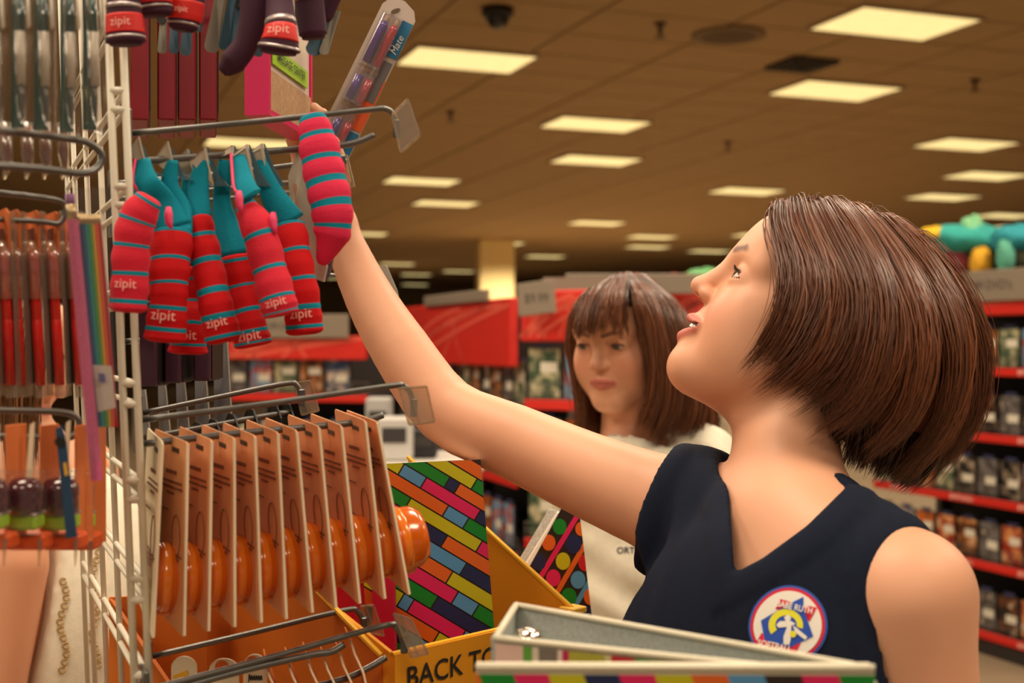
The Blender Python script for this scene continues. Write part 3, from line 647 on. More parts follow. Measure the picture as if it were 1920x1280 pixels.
# ---------------------------------------------------------------- tan carded tape dispensers
m_tan = M('tan_card', (226, 160, 112), .65, noise=.06, scale=25); m_tanedge = M('card_edge_cream', (236, 212, 180), .6)
m_orange = M('orange_plastic', (230, 104, 10), .22, noise=.12, scale=35, coat=.6, trans=.15, stretch=(3, 3, .5)); m_amber = M('amber_band', (238, 126, 28), .2, coat=.6)
SAFE = 0; m_brown = M('brown_ink', (120, 66, 44), .8); m_blueink = M('navy_ink', (40, 44, 78), .8)
NT = [(304, 828), (351, 829), (396, 824), (438, 820), (477, 816), (520, 810), (555, 806), (597, 799), (639, 797), (684, 788), (706, 790)]
NB = [(286, 1198), (344, 1195), (390, 1186), (439, 1178), (489, 1170), (536, 1163), (585, 1151), (629, 1142), (674, 1134), (721, 1125), (767, 1117)]
for i, (a, b) in enumerate(zip(NT, NB)):
    d = hook_d(a[0], 1.0)-.045; T = P(a[0], a[1], d); B = P(b[0], b[1], d-.004)
    va = math.atan2((a[0]-960)/F, 1)-math.radians(15.5 if i else 7); wv = V((math.sin(va), math.cos(va), 0))*.10
    up = (T-B).normalized(); nr = wv.normalized().cross(up).normalized()
    if nr.x < 0: nr = -nr                                    # front of the card, along the hook
    t = thing('tape_dispenser_pack', 'tan hang card with an amber tape dispenser, one of the row on the hook' if i not in (0, 10) else ('cream-backed tape dispenser card next to the white rail' if i == 0 else 'foremost tan tape dispenser card at the hook tip'), 'tape dispenser', B, 'carded tape dispensers')
    def cp(s, h, o=0.0): return B+wv*s+up*((T-B).length*h)+nr*o
    H_ = (T-B).length
    out = [cp(.03, 0), cp(0, .02), cp(0, .985), cp(.03, 1), cp(.97, 1.03), cp(1, 1.015), cp(1, .06)]
    MB().prism(out, nr*.0011).build('card_sheet', m_tan if i else M('cream_card', (226, 208, 176), .65), t)
    MB().prism([cp(-.012, .01, -.0004), cp(.012, .01, -.0004), cp(.012, .99, -.0004), cp(-.012, .99, -.0004)], nr*.0019).build('card_edge', m_tanedge, t)
    MB().prism([cp(.22, .955, -.0006), cp(.42, .96, -.0006), cp(.42, .935, -.0006), cp(.22, .93, -.0006)], nr*.0004).build('hang_hole', m_dark, t)
    ux = -wv.normalized()
    rnd = random.Random(4)
    for (h, x0, x1, hh) in ((.815, .28, .60, .020), (.768, .12, .72, .010), (.738, .10, .78, .011), (.708, .34, .56, .010), (.615, .5, .8, .006)):   # small print, too fine to read
        pm = MB(); x = x0
        while x < x1:
            w_ = min(x1-x, .03+.05*rnd.random()); pm.prism([cp(x, h, -.0006), cp(x+w_, h, -.0006), cp(x+w_, h+hh, -.0006), cp(x, h+hh, -.0006)], nr*.0004); x += w_+.016
        pm.build('small_print', m_brown, t)
    ov = [cp(.26+.12*math.cos(a), .49+.115*math.sin(a), -.0005) for a in np.linspace(0, 2*math.pi, 25)]
    MB().tube(ov, .0004, 4, False).build('oval_drawing', m_brown, t)
    MB().prism([cp(.98, .36, -.0006), cp(.66, .37, -.0006), cp(.72, .43, -.0006), cp(.86, .475, -.0006), cp(.98, .5, -.0006)], nr*.0004).build('navy_patch', m_blueink, t)
    for k in range(4): MB().prism([cp(.10+.07*k, .395-.020*k, -.0007), cp(.72, .43-.022*k, -.0007), cp(.72, .422-.022*k, -.0007), cp(.10+.07*k, .388-.020*k, -.0007)], nr*.0003).build('print_line', m_brown, t)
    R = Matrix((wv.normalized(), up, nr)).transposed()
    c = cp(.42, .265); dl = .031 if i < 10 else .033
    lat = MB().lathe([(.021, 0), (.0262, .003), (.0272, .011), (.0262, dl*.75), (.022, dl*.97), (.014, dl)], c, R, 24); lat.v = [c+(p-c) for p in lat.v]
    lat.build('dispenser', m_orange, t, True)
    MB().lathe([(.0275, .008), (.0281, .010), (.0281, .0135), (.0275, .0155)], c, R, 24).build('dispenser_band', m_amber, t, True)
    MB().box(c-up*.026+wv.normalized()*.0+nr*.012, (.014, .008, .016), R, bev=.002).build('cutter', m_amber, t)
# black hanger tabs behind the tan cards
for i, (x, y) in enumerate([(368, 812), (398, 806), (432, 796), (468, 786), (512, 778), (536, 776)]):
    d = hook_d(x, 1.12)
    t = thing('hanger_tab', 'black plastic hanger tab behind the tan cards', 'hanger', P(x, y+25, d), 'black hanger tabs')
    pl = [P(x-10, y+40, d+.01), P(x-10, y-8, d+.01), P(x-4, y-22, d+.008), P(x+6, y-18, d), P(x+14, y+6, d-.004), P(x+16, y+40, d-.004)]
    MB().prism(pl, V((.0012, .002, 0))).build('tab', m_dark, t); MB().prism([P(x-8, y+40, d+.011), P(x+14, y+40, d-.003), P(x+14, y+110, d-.003), P(x-8, y+110, d+.011)], V((.001, .002, 0))).build('card_sheet', m_bluecard, t)
# cards on the lowest hooks
m_peach = M('peach_film', (232, 140, 84), .35, alpha=.75); m_cream = M('cream_card', (226, 208, 176), .65)
for i, (x, y) in enumerate([(498, 1244), (540, 1240), (575, 1230), (606, 1228), (636, 1222), (657, 1200)]):
    d = hook_d(x, .99); t = thing('peach_card', 'thin peach card edge-on in the lowest row', 'card', P(x, 1330, d), 'peach cards in the lowest row')
    pts = [P(x, y, d), P(x+8, y+26, d-.006), P(x+24, y+60, d-.012), P(x+40, y+130, d-.016)]
    MB().prism(pts+[p+V((-.012, .05, 0)) for p in pts[::-1]], V((.0009, .0006, 0))).build('card_sheet', m_peach, t)
    MB().tube(pts, .0009, 6).build('card_edge', m_tanedge, t)
for i, (x, y, w, txt) in enumerate([(345, 1232, 48, ''), (420, 1236, 56, ''), (478, 1228, 44, '')]):
    d = hook_d(x, 1.02)+.02; t = thing('scalloped_card', ['cream card with a yellow corner in the lowest row', 'cream scalloped card with an orange cut-out in the lowest row', 'cream card with script lettering in the lowest row'][i], 'card', P(x, 1340, d))
    pl = [P(x+w/2*math.cos(math.pi*k/10), y+20-22*math.sin(math.pi*k/10), d) for k in range(11)]+[P(x-w/2, 1350, d), P(x+w/2, 1350, d)]
    MB().prism(pl, V((0, .0014, 0))).build('card_sheet', m_cream, t)
    if i == 0: MB().prism([P(x-20, y+34, d-.001), P(x+6, y+24, d-.001), P(x+10, y+44, d-.001), P(x-20, y+60, d-.001)], V((0, .0007, 0))).build('corner_print', M('yellow_print', (228, 170, 40), .6), t)
    else:
        MB().lathe([(.006, -.0008), (.006, .0006)], P(x-4, y+14, d), Matrix.Rotation(math.pi/2, 3, 'X'), 12).build('cut_out', m_orange, t)
MB().tube([P(x-w*.3+w*.6*k/24, y+42+(5 if k % 4 < 2 else -4)*(1.6 if k < 4 else 1), d-.0006) for k in range(25)], .0005, 4).build('script_squiggle', m_ink, t)
# ================================================================== packs on the left hooks
def loop_hook(label, pts, d0, d1, r=.0027):
    t = thing('loop_hook', label, 'hook', P(pts[0][0], pts[0][1], d0), 'loop-ended hooks')
    xs = [p[0] for p in pts]; lo, hi = min(xs), max(xs)
    q = [P(x, y, d0+(d1-d0)*(x-lo)/(hi-lo)) for x, y in pts]
    MB().tube([V(p) for p in spline(q, 8*len(q))], r, 10).build('loop_wire', m_chrome, t, True)
    return t
loop_hook('zinc loop hook carrying the clear pens', [(-190, 232), (0, 245), (110, 258), (165, 268), (190, 290), (182, 315), (150, 325), (60, 315), (-190, 300)], .76, .9)
loop_hook('dark zinc loop hook above the red pen packs', [(-190, 345), (0, 362), (90, 372), (118, 380), (122, 396), (110, 418), (60, 414), (-190, 402)], .86, .95, .0022)
loop_hook('dark zinc loop hook carrying the purple sharpeners', [(-190, 762), (0, 769), (110, 772), (142, 782), (148, 798), (136, 816), (100, 820), (-190, 812)], .84, .92, .0024)
m_tealpen = M('teal_ink', (24, 88, 92), .3, coat=.5); m_barrel = M('white_barrel', (226, 214, 196), .3, coat=.4)
m_tealc = M('teal_green_card', (30, 78, 72), .5, noise=.2, scale=30)
for i, (x0, y0, x1, y1) in enumerate([(-14, -30, -2, 235), (36, -30, 42, 232), (80, -30, 88, 236), (130, -30, 136, 240), (172, -30, 182, 236)]):
    d = .80+.018*i; t = thing('pen_pack', 'clear-barrelled teal pen in a blister pack on the loop hook', 'pen', P(x1, y1, d), 'clear teal pens in blister packs')
    a, b = P(x0, y0, d), P(x1, y1, d); ax = (b-a)
    def q(f, o=0): return a+ax*f+V((o, 0, 0))
    r = S(13, d)
    MB().tube([q(0), q(.36), q(.37), q(.7), q(.82), q(.95), q(1.0)], [r*1.05, r*1.05, r*.95, r*.98, r*.9, r*.55, r*.2], 14).build('clear_barrel', m_clear2, t, True)
    MB().tube([q(.34), q(.72)], r*.62, 12).build('white_insert', m_barrel, t, True)
    MB().tube([q(0), q(.34)], r*.6, 12).build('teal_insert', m_tealpen, t, True)
    MB().tube([q(.72), q(.8), q(.97)], [r*.35, r*.3, r*.1], 10).build('ink_tip', m_chrome, t, True)
    MB().tube([q(-.02, r*1.1), q(.3, r*1.2), q(.32, r*1.0)], [r*.22, r*.3, r*.2], 8).build('clip', m_barrel, t, True)
    MB().box(a+ax*.5+V((-r*1.5, .012, 0)), (r*2.0, .0012, ax.length*1.02), bev=.0003).build('hang_card', m_tealc, t)
    MB().box(a+ax*.52+V((r*.2, -.0, 0)), (r*2.6, r*2.3, ax.length*1.06), bev=r*.5).build('blister', m_clear2, t)
for i, x in enumerate([14, 54, 88, 122]):
    d = .9+.01*i; t = thing('marker_tip_pack', 'small maroon marker tip in clear blister below the teal pens', 'marker', P(x, 332, d), 'maroon marker tips')
    MB().tube([P(x-4, 236, d), P(x-2, 285, d), P(x, 300, d), P(x+1, 326, d)], [S(8, d), S(8, d), S(5, d), S(1.5, d)], 10).build('barrel', M('maroon_plastic', (122, 22, 44), .35), t, True)
    MB().tube([P(x-4, 230, d), P(x-2, 290, d), P(x, 310, d), P(x-6, 336, d)], [S(12, d), S(12, d), S(9, d), S(3, d)], 10).build('clear_cap', m_clear, t, True)
# red pens in blister packs
m_redpen = M('red_gloss', (206, 24, 16), .3, coat=.6); m_ocard = M('orange_card', (224, 120, 62), .6, noise=.05)
for i, x in enumerate([-22, 12, 32, 68, 104, 142]):
    d = .90+.012*i; xt = x-6; xb = x+8
    t = thing('red_pen_pack', 'glossy red pen in a clear blister with an orange header card', 'pen', P(xb, 742, d), 'red pens in blister packs')
    a, b = P(xt, 472, d), P(xb, 722, d); ax = b-a; r = S(9.5, d)
    MB().tube([a, a+ax*.05, a+ax*.5, a+ax*.505, a+ax*.515, a+ax], [r*.6, r, r, r*.9, r*1.02, r*.95], 14).build('pen_barrel', m_redpen, t, True)
    MB().box((a+b)/2+V((-r*1.5, .006, 0)), (r*2.2, .012, ax.length*.98), rotm(V((1, 0, -ax.x/ax.z if ax.z else 0))), bev=.001).build('black_tray', M('black_tray', (30, 20, 16), .4), t)
    MB().tube([a+V((-r*.6, 0, .008)), a+ax*.02, a+ax*.06, a+ax*.35, a+ax*.36], [r*.8, r*1.5, r*1.75, r*1.6, r*.4], 14).build('blister_dome', m_clear, t, True)
    MB().prism([P(x-22, 396+2*i, d+.012), P(x-2, 388+2*i, d), P(x+4, 400, d), P(x+6, 478, d), P(x-20, 484, d+.012)], V((.0008, .001, 0))).build('header_card', m_ocard, t)
    MB().prism([P(x-14, 430, d+.004), P(x-4, 428, d-.001), P(x-3, 450, d-.001), P(x-14, 452, d+.004)], V((-.0003, -.0008, 0))).build('header_print', m_brown, t)
    MB().prism([P(xb-10, 722, d), P(xb+11, 722, d), P(xb+12, 744, d), P(xb-8, 746, d)], V((0, .004, 0))).build('blister_foot', m_clear, t)
    MB().prism([P(xt+12, 395, d), P(xt+13.5, 395, d), P(xb+13, 742, d), P(xb+11.5, 742, d)], V((0, .012, 0))).build('blister_edge', m_clear, t)
# pencil pack
d = .86; t = thing('pencil_pack', 'clear pack of pencils with a pink glitter pencil in front', 'pencils', P(190, 800, d))
m_glit = M('pink_glitter', (206, 90, 138), .5, noise=.25, scale=700)
pc = MB().tube([P(136, 412, d), P(182, 900, d)], S(11, d), 6).build('pink_pencil', m_glit, t)
MB().tube([P(132.5, 384, d), P(136, 414, d)], S(10, d), 12).build('ferrule', M('ferrule', (196, 170, 130), .3, .7), pc, True)
MB().tube([P(131, 364, d), P(132.5, 386, d)], S(9, d), 12).build('eraser', M('violet_eraser', (140, 84, 140), .7), pc, True)
for i, col in enumerate([(24, 60, 104), (20, 120, 120), (60, 130, 60), (190, 140, 30), (200, 70, 30), (150, 24, 40)]):
    x = 152+6.5*i; dd = d+.012+.006*i; pc = MB().tube([P(x, 420, dd), P(x+32, 800, dd)], S(6, dd), 6).build('pencil', M('pencil_%d' % i, col, .4), t)
    MB().tube([P(x-2, 402, dd), P(x, 421, dd)], S(5.6, dd), 8).build('ferrule', M('ferrule', (196, 170, 130)), pc, True)
MB().prism([P(174, 684, d+.004), P(208, 686, d+.006), P(216, 764, d+.006), P(184, 772, d+.004)], V((0, .001, 0))).build('white_label', M('label_white', (196, 184, 176), .6), t)
MB().prism([P(184, 700, d+.003), P(196, 700, d+.004), P(198, 716, d+.004), P(187, 716, d+.003)], V((0, -.0004, 0))).build('label_mark', M('label_violet', (90, 80, 140), .6), t)
MB().prism([P(120, 352, d-.012), P(202, 352, d-.002), P(222, 770, d-.002), P(168, 905, d-.012)], V((0, .0008, 0))).build('clear_sleeve', M('clear_film', (230, 220, 210), .1, alpha=.1), t)
# purple sharpeners
m_plum = M('plum_gloss', (74, 6, 28), .15, coat=.9); m_limeband = M('lime_plastic', (156, 196, 30), .4)
for i, x in enumerate([-22, 44, 112, 140]):
    d = [.82, .85, .88, .93][i]
    t = thing('sharpener_pack', 'plum pencil sharpener with a lime band on an orange hang card', 'sharpener', P(x, 1028, d), 'plum sharpeners on orange cards')
    c = P(x, 930, d); r = S(36, d)
    MB().lathe([(r*.3, S(36, d)), (r*.75, S(31, d)), (r*.98, S(18, d)), (r, S(4, d)), (r*.93, -S(3, d)), (r*.97, -S(6, d)), (r*.96, -S(30, d)), (r*.8, -S(33, d))], c, None, 24).build('sharpener_dome', m_plum, t, True)
    MB().box(c-V((0, .0, S(47, d))), (r*1.8, r*1.4, S(28, d)), bev=.002).build('lime_band', m_limeband, t)
    MB().box(c-V((0, 0, S(32, d))), (r*1.86, r*1.46, S(5, d)), bev=.001).build('silver_line', m_silver, t)
    MB().box(c+V((r*.5, .03, S(14, d))), (.0014, .022, S(230, d)), Matrix.Rotation(math.radians(-14), 3, 'Z'), bev=.0003).build('hang_card', m_ocard, t)
    MB().box(c+V((.0, .012, S(-88, d))), (r*2.0, .02, S(30, d)), bev=.002).build('card_foot', M('orange_foot', (220, 84, 30), .5), t)
    MB().prism([P(x+12, 800-4*i, d), P(x+20, 795-4*i, d), P(x+14, 900, d), P(x+4, 900, d)], V((0, .0016, 0))).build('card_edge', m_tanedge, t)
    MB().prism([P(x+26, 1010, d), P(x+34, 1012, d), P(x+28, 1062, d)], V((0, .002, 0))).build('blister_corner', m_clear, t)
    MB().prism([P(x-34, 880, d-.02), P(x+38, 880, d-.02), P(x+34, 1006, d-.02), P(x-34, 1006, d-.02)], V((0, .0008, 0))).build('blister_face', M('clear_film', (230, 220, 210), .1), t)
t = thing('blue_tag_card', 'narrow blue card hanging in front of the plum sharpeners', 'card', P(135, 1012, .84))
MB().prism([P(104, 804, .84), P(116, 798, .84), P(124, 830, .84), P(144, 1006, .84), P(124, 1010, .84)], V((0, .0012, 0))).build('card_sheet', M('deep_blue_card', (36, 66, 96), .4), t)
MB().prism([P(119, 868, .839), P(124, 866, .839), P(128, 890, .839), P(122, 892, .839)], V((0, -.0004, 0))).build('card_print', M('yellow_print', (228, 170, 40)), t)
MB().lathe([(.0035, -.001), (.0035, .001)], P(113, 828, .8395), Matrix.Rotation(math.pi/2, 3, 'X'), 12).build('hang_hole', m_dark, t)
# ================================================================== pen pack in the hand
def clip_poly(poly, a, b):
    """keep the left side of line a->b (2d)"""
    out = []
    def sd(p): return (b[0]-a[0])*(p[1]-a[1])-(b[1]-a[1])*(p[0]-a[0])
    for i in range(len(poly)):
        p, q = poly[i], poly[(i+1) % len(poly)]; sp, sq = sd(p), sd(q)
        if sp >= 0: out.append(p)
        if (sp >= 0) != (sq >= 0):
            t = sp/(sp-sq); out.append((p[0]+t*(q[0]-p[0]), p[1]+t*(q[1]-p[1])))
    return out
PD = 1.335
t = thing('pen_blister_pack', 'blister pack of purple and red pens held up by the raised hand', 'pens', P(620, 290, PD))
o0 = V((615, 290, 0)); al = V((127, -266, 0)).normalized(); wd = V((-al.y, al.x, 0))   # along the pack (up), across (right)
if wd.x < 0: wd = -wd
def pk(s, w, dz=0.0):
    q = o0+al*s+wd*w; return P(q.x, q.y, PD+dz)
MB().prism([pk(0, -22), pk(0, 32), pk(8, 38), pk(296, 40), pk(312, 30), pk(322, 6), pk(318, -20), pk(300, -30), pk(10, -32)], V((0, .0012, 0))).build('backing_card', M('pack_card', (190, 172, 160), .5, noise=.06), t)
MB().prism([pk(4, 14, -.0008), pk(4, 37, -.0008), pk(58, 37, -.0008), pk(58, 14, -.0008)], V((0, .0004, 0))).build('blue_print', M('pack_blue', (24, 108, 150), .45), t)
MB().prism([pk(64, 10, -.0008), pk(64, 38, -.0008), pk(170, 39, -.0008), pk(150, 10, -.0008)], V((0, .0004, 0))).build('orange_print', M('pack_orange', (226, 92, 30), .45), t)
MB().prism([pk(215, 18, -.0008), pk(215, 39.5, -.0008), pk(288, 39.5, -.0008), pk(288, 18, -.0008)], V((0, .0004, 0))).build('blue_print', M('pack_blue', (24, 108, 150)), t)
va, vb = pk(0, 0), pk(100, 0); vx, vy = pk(0, 0), pk(0, -50)
put_text('pack_lettering', 'Mate', m_white, t, pk(240, 29, -.001), vb-va, vy-vx, .0105, shear=.3)
MB().prism([pk(122, 20, -.0012), pk(122, 36, -.0012), pk(205, 36, -.0012), pk(205, 20, -.0012)], V((0, .0004, 0))).build('grey_print', M('pack_grey', (110, 104, 104), .5), t)
m_pp = M('pen_purple', (84, 40, 150), .3, coat=.5); m_pr = M('pen_red', (196, 20, 40), .3, coat=.5)
for nm, w0, mt in (('purple_pen', -10, m_pp), ('red_pen', 10, m_pr)):
    def pr(s, z=-.007): return pk(s, w0, z)
    pb = MB().tube([pr(20), pr(285)], S(5.2, PD), 12).build(nm, m_clear, t, True)
    MB().tube([pr(26), pr(70)], S(7.5, PD), 12).build('grip', mt, pb, True)
    MB().tube([pr(112), pr(160)], S(8, PD), 12).build('cap', mt, pb, True)
    MB().tube([pr(188), pr(262), pr(272)], [S(8.5, PD), S(8.5, PD), S(5, PD)], 12).build('barrel', mt, pb, True)
    MB().tube([pr(262), pr(284)], S(4, PD), 10).build('button', m_barrel, pb, True)
    MB().tube([pr(200, -.014), pr(255, -.014)], S(2, PD), 6).build('clip', mt, pb)
bl = MB(); 
for s0, s1 in ((8, 100), (104, 172), (178, 290)):
    q0 = [pk(s0, -24, -.001), pk(s1, -24, -.001), pk(s1, 22, -.001), pk(s0, 22, -.001)]; q1 = [pk(s0+4, -19, -.016), pk(s1-4, -19, -.016), pk(s1-4, 17, -.016), pk(s0+4, 17, -.016)]
    bl.add(q0+q1, [[4, 5, 6, 7]]+[[k, (k+1) % 4, (k+1) % 4+4, k+4] for k in range(4)])
bl.build('blister', M('pen_blister', (228, 220, 224), .06, alpha=.22, coat=.8), t)
hh = [pk(298+9*math.sin(a)*.8, -2+5*math.cos(a)+5*math.sin(a), -.001) for a in [2*math.pi*k/14 for k in range(14)]]
MB().prism(hh, V((0, .0005, 0))).build('hang_hole', M('hole_shade', (96, 72, 46), .8), t)
# ================================================================== cardboard bins and binders
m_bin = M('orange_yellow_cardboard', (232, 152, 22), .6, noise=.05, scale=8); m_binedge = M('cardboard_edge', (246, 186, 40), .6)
tb = thing('display_table', 'low display table under the cardboard bins', 'table', V((.1, 1.15, 0)))
MB().box((-.12, 1.31, TABLE_Z-.015), (.72, .46, .03), Matrix.Rotation(math.radians(45), 3, 'Z'), bev=.005).build('table_top', M('table_laminate', (120, 100, 84), .5), tb)
for sx in (-1, 1):
    for sy in (-1, 1):
        q = V((-.12, 1.31, 0))+Matrix.Rotation(math.radians(45), 3, 'Z') @ V((sx*.32, sy*.19, 0)); MB().box(q+V((0, 0, (TABLE_Z-.03)/2)), (.04, .04, TABLE_Z-.03), bev=.004).build('leg', m_steel, tb)
m_bino = M('deep_orange_cardboard', (204, 104, 16), .65, noise=.05, scale=8)  # deeper orange than the other bin
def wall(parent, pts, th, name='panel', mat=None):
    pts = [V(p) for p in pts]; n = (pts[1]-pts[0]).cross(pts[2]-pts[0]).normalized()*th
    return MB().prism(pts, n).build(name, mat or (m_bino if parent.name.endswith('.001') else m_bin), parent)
bA, bB = P(735, 1226, 1.10), P(1080, 1146, 1.274)
bu = (bB-bA); bu.z = 0; bl_ = bu.length; bu.normalize(); bn = V((-bu.y, bu.x, 0))          # bn away from the viewer
bz = bA.z
binr = thing('cardboard_bin', 'yellow cardboard display bin with black school lettering and binders inside', 'bin', V((bA.x+bu.x*.1, bA.y+.1, TABLE_Z)))
def bq(s, z, n=0.0): return V((bA.x, bA.y, 0))+bu*s+bn*n+V((0, 0, z))
fpn = wall(binr, [bq(0, TABLE_Z), bq(bl_, TABLE_Z), bq(bl_, bz), bq(0, bz)], .004, 'front_panel')
put_text('bin_lettering', 'BACK TO SCHOOL', M('black_ink', (34, 28, 24), .7), fpn, bq(.012, bz-.0235, -.0046), bu, V((0, 0, 1)), .0265, align='LEFT', bold=.012)
wall(binr, [bq(bl_, TABLE_Z), bq(bl_, TABLE_Z, .26), bq(bl_, bz+.14, .26), bq(bl_, bz, .0)], .004, 'side_panel')
wall(binr, [bq(0, TABLE_Z), bq(0, TABLE_Z, .26), bq(0, bz+.09, .26), bq(0, bz, .0)], .004, 'side_panel')
wall(binr, [bq(0, TABLE_Z, .26), bq(bl_, TABLE_Z, .26), bq(bl_, bz+.09, .26), bq(0, bz+.09, .26)], .004, 'back_panel')
MB().tube([bq(bl_, bz, 0), bq(bl_, bz+.14, .26)], .0026, 6).build('rim', m_binedge, binr); MB().tube([bq(0, bz, 0), bq(bl_, bz, 0)], .0024, 6).build('rim', m_binedge, binr)
MB().box(bq(bl_+.002, bz+.001, .006), (.022, .02, .006), rotm(bu), bev=.001).build('corner_cap', m_binedge, binr)
binl = thing('cardboard_bin', 'deep orange cardboard bin behind the lowest hooks', 'bin', V((-.18, 1.18, TABLE_Z)))
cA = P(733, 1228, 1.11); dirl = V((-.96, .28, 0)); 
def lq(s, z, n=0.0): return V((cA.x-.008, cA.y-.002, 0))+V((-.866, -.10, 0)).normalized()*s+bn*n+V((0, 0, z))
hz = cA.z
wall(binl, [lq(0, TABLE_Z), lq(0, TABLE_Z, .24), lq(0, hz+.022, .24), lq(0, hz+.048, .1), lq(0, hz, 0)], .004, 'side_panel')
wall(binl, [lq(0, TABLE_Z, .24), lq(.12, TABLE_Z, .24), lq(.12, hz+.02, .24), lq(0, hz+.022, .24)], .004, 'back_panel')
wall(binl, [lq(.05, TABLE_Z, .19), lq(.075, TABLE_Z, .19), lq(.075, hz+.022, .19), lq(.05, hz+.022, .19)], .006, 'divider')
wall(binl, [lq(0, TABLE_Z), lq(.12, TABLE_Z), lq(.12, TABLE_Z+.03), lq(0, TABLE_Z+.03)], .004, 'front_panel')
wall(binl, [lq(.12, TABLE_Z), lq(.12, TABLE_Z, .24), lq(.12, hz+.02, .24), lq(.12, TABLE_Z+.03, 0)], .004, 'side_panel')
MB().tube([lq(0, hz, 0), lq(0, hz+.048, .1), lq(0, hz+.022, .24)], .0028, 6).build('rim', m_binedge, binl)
# brick-pattern binder (outline taken in the plane of its cover)
BC = {'o': (222, 102, 30), 'y': (196, 190, 22), 'g': (6, 132, 40), 'b': (84, 150, 200), 'n': (26, 38, 84), 'p': (220, 30, 98)}
BM = {k: M('print_'+k, c, .45) for k, c in BC.items()}
BMK = list(BM); m_line = M('print_black', (40, 26, 18), .5)
bd = 1.235
def z7(x, y, dz=0.0): return P(620+x*.3436, 840+y*.3436, bd+dz)
bt = thing('brick_binder', 'binder covered in slanting coloured bricks standing in the yellow bin', 'binder', z7(600, 1100)-V((0, 0, .06)))
quad = [(150, 92), (818, 62), (955, 1755), (230, 1755)]
MB().prism([z7(*q) for q in quad], V((0, .0025, 0))).build('front_cover', m_line, bt)
ca, sa = math.cos(math.radians(31)), math.sin(math.radians(31))
rows = {-306: 'o', -235: ['y', 772, 'g'], -168: ['g', 640, 'n', 704, 'o'], -100: ['y', 389, 'b', 531, 'p', 875, 'n'], -30: ['o', 713, 'b', 843, 'g'], 42: ['g', 516, 'y', 970, 'p'], 114: ['p', 571, 'n', 792, 'o'],
        192: ['y', 652, 'b', 959, 'n'], 270: ['o', 918, 'y'], 350: ['p', 1001, 'b', 1133, 'g'], 430: ['g', 919, 'n'], 512: ['y', 753, 'b', 816, 'p', 1144, 'b'], 594: ['o', 1025, 'y'], 674: ['n', 860, 'b', 1100, 'o'], 756: ['g', 980, 'p'], 838: ['y', 900, 'n']}
keys = sorted(rows); pm = MB()
for i, v in enumerate(keys):
    r = list(rows[v]); h0 = (v-keys[i-1])/2 if i else 36; h1 = (keys[i+1]-v)/2 if i+1 < len(keys) else 40
    cuts = [-400]+[x for x in r if not isinstance(x, str)]+[2400]; cols = [x for x in r if isinstance(x, str)]
    for k, col in enumerate(cols):
        u0, u1 = cuts[k]+4, cuts[k+1]-4; pl = [(u0, v-h0+4), (u1, v-h0+4), (u1, v+h1-4), (u0, v+h1-4)]
        pl = [(u_*ca-v_*sa, u_*sa+v_*ca) for u_, v_ in pl]
        for e in range(4): pl = clip_poly(pl, quad[e], quad[(e+1) % 4]) if len(pl) > 2 else []
        if len(pl) > 2: pm.mat(BMK.index(col)).add([z7(x, y, -.0006) for x, y in pl], [list(range(len(pl)))])
pm.build('cover_print', [BM[k] for k in BMK], bt)
MB().prism([z7(155, 100, .004), z7(810, 72, .004), z7(930, 1740, .004), z7(240, 1740, .004)], V((0, .022, 0))).build('pages', M('paper_pages', (236, 228, 214), .8), bt)
MB().prism([z7(*q, .028) for q in quad], V((0, .0025, 0))).build('back_cover', m_line, bt)
# crimson folders beside it
for i, (xa, xb, dd) in enumerate([(632, 668, 1.3), (664, 706, 1.28), (698, 742, 1.22)]):
    t = thing('crimson_folder', 'plain crimson folder standing beside the brick-pattern binder', 'folder', P((xa+xb)/2, 1290, dd), 'crimson folders')
    MB().prism([P(xa, 1085, dd), P(xb-6, 1060, dd), P(xb, 1330, dd), P(xa, 1330, dd)], V((.002, .006, 0))).build('front_cover', M('crimson_vinyl', (206, 18, 62), .35, noise=.05), t)
    MB().prism([P(xa, 1088, dd+.008), P(xb-6, 1064, dd+.008), P(xb, 1330, dd+.008), P(xa, 1330, dd+.008)], V((.002, .003, 0))).build('back_cover', M('crimson_vinyl_dark', (160, 14, 46), .4), t)
# dotted binder
dd = 1.47
def d7(x, y, dz=0.0): return P(620+x*.3436, 840+y*.3436, dd+dz)
dt = thing('dotted_binder', 'black binder with coloured dots and slanting stripes behind the yellow bin', 'binder', d7(1250, 1000)-V((0, 0, .1)))
dq = [(1275, 300), (1352, 300), (1480, 1378), (960, 1378), (930, 930)]
MB().prism([d7(*q) for q in dq], V((0, .003, 0))).build('front_cover', M('print_brown_black', (40, 28, 26), .45), dt)
dp = MB(); DM = dict(BM); DM['r'] = M('print_r', (200, 30, 40), .45); DK = list(DM)
def dclip(pl):
    for e in range(len(dq)): pl = clip_poly(pl, dq[e], dq[(e+1) % len(dq)]) if len(pl) > 2 else []
    return pl
for (x, y, r, c) in [(1250, 428, 40, 'g'), (1190, 515, 40, 'o'), (1325, 522, 48, 'n'), (1268, 616, 43, 'y'), (1135, 618, 44, 'n'), (1215, 708, 43, 'p'), (1350, 718, 44, 'b'), (1300, 812, 46, 'g'), (1368, 440, 36, 'o'), (1390, 625, 42, 'r'), (1420, 810, 42, 'o'), (1390, 905, 44, 'n'), (1160, 820, 42, 'y'), (1240, 910, 42, 'b')]:
    pl = dclip([(x+r*.92*math.cos(2*math.pi*k/24), y+r*1.1*math.sin(2*math.pi*k/24)) for k in range(24)])
    if len(pl) > 2: dp.mat(DK.index(c)).add([d7(a, b, -.0006) for a, b in pl], [list(range(len(pl)))])
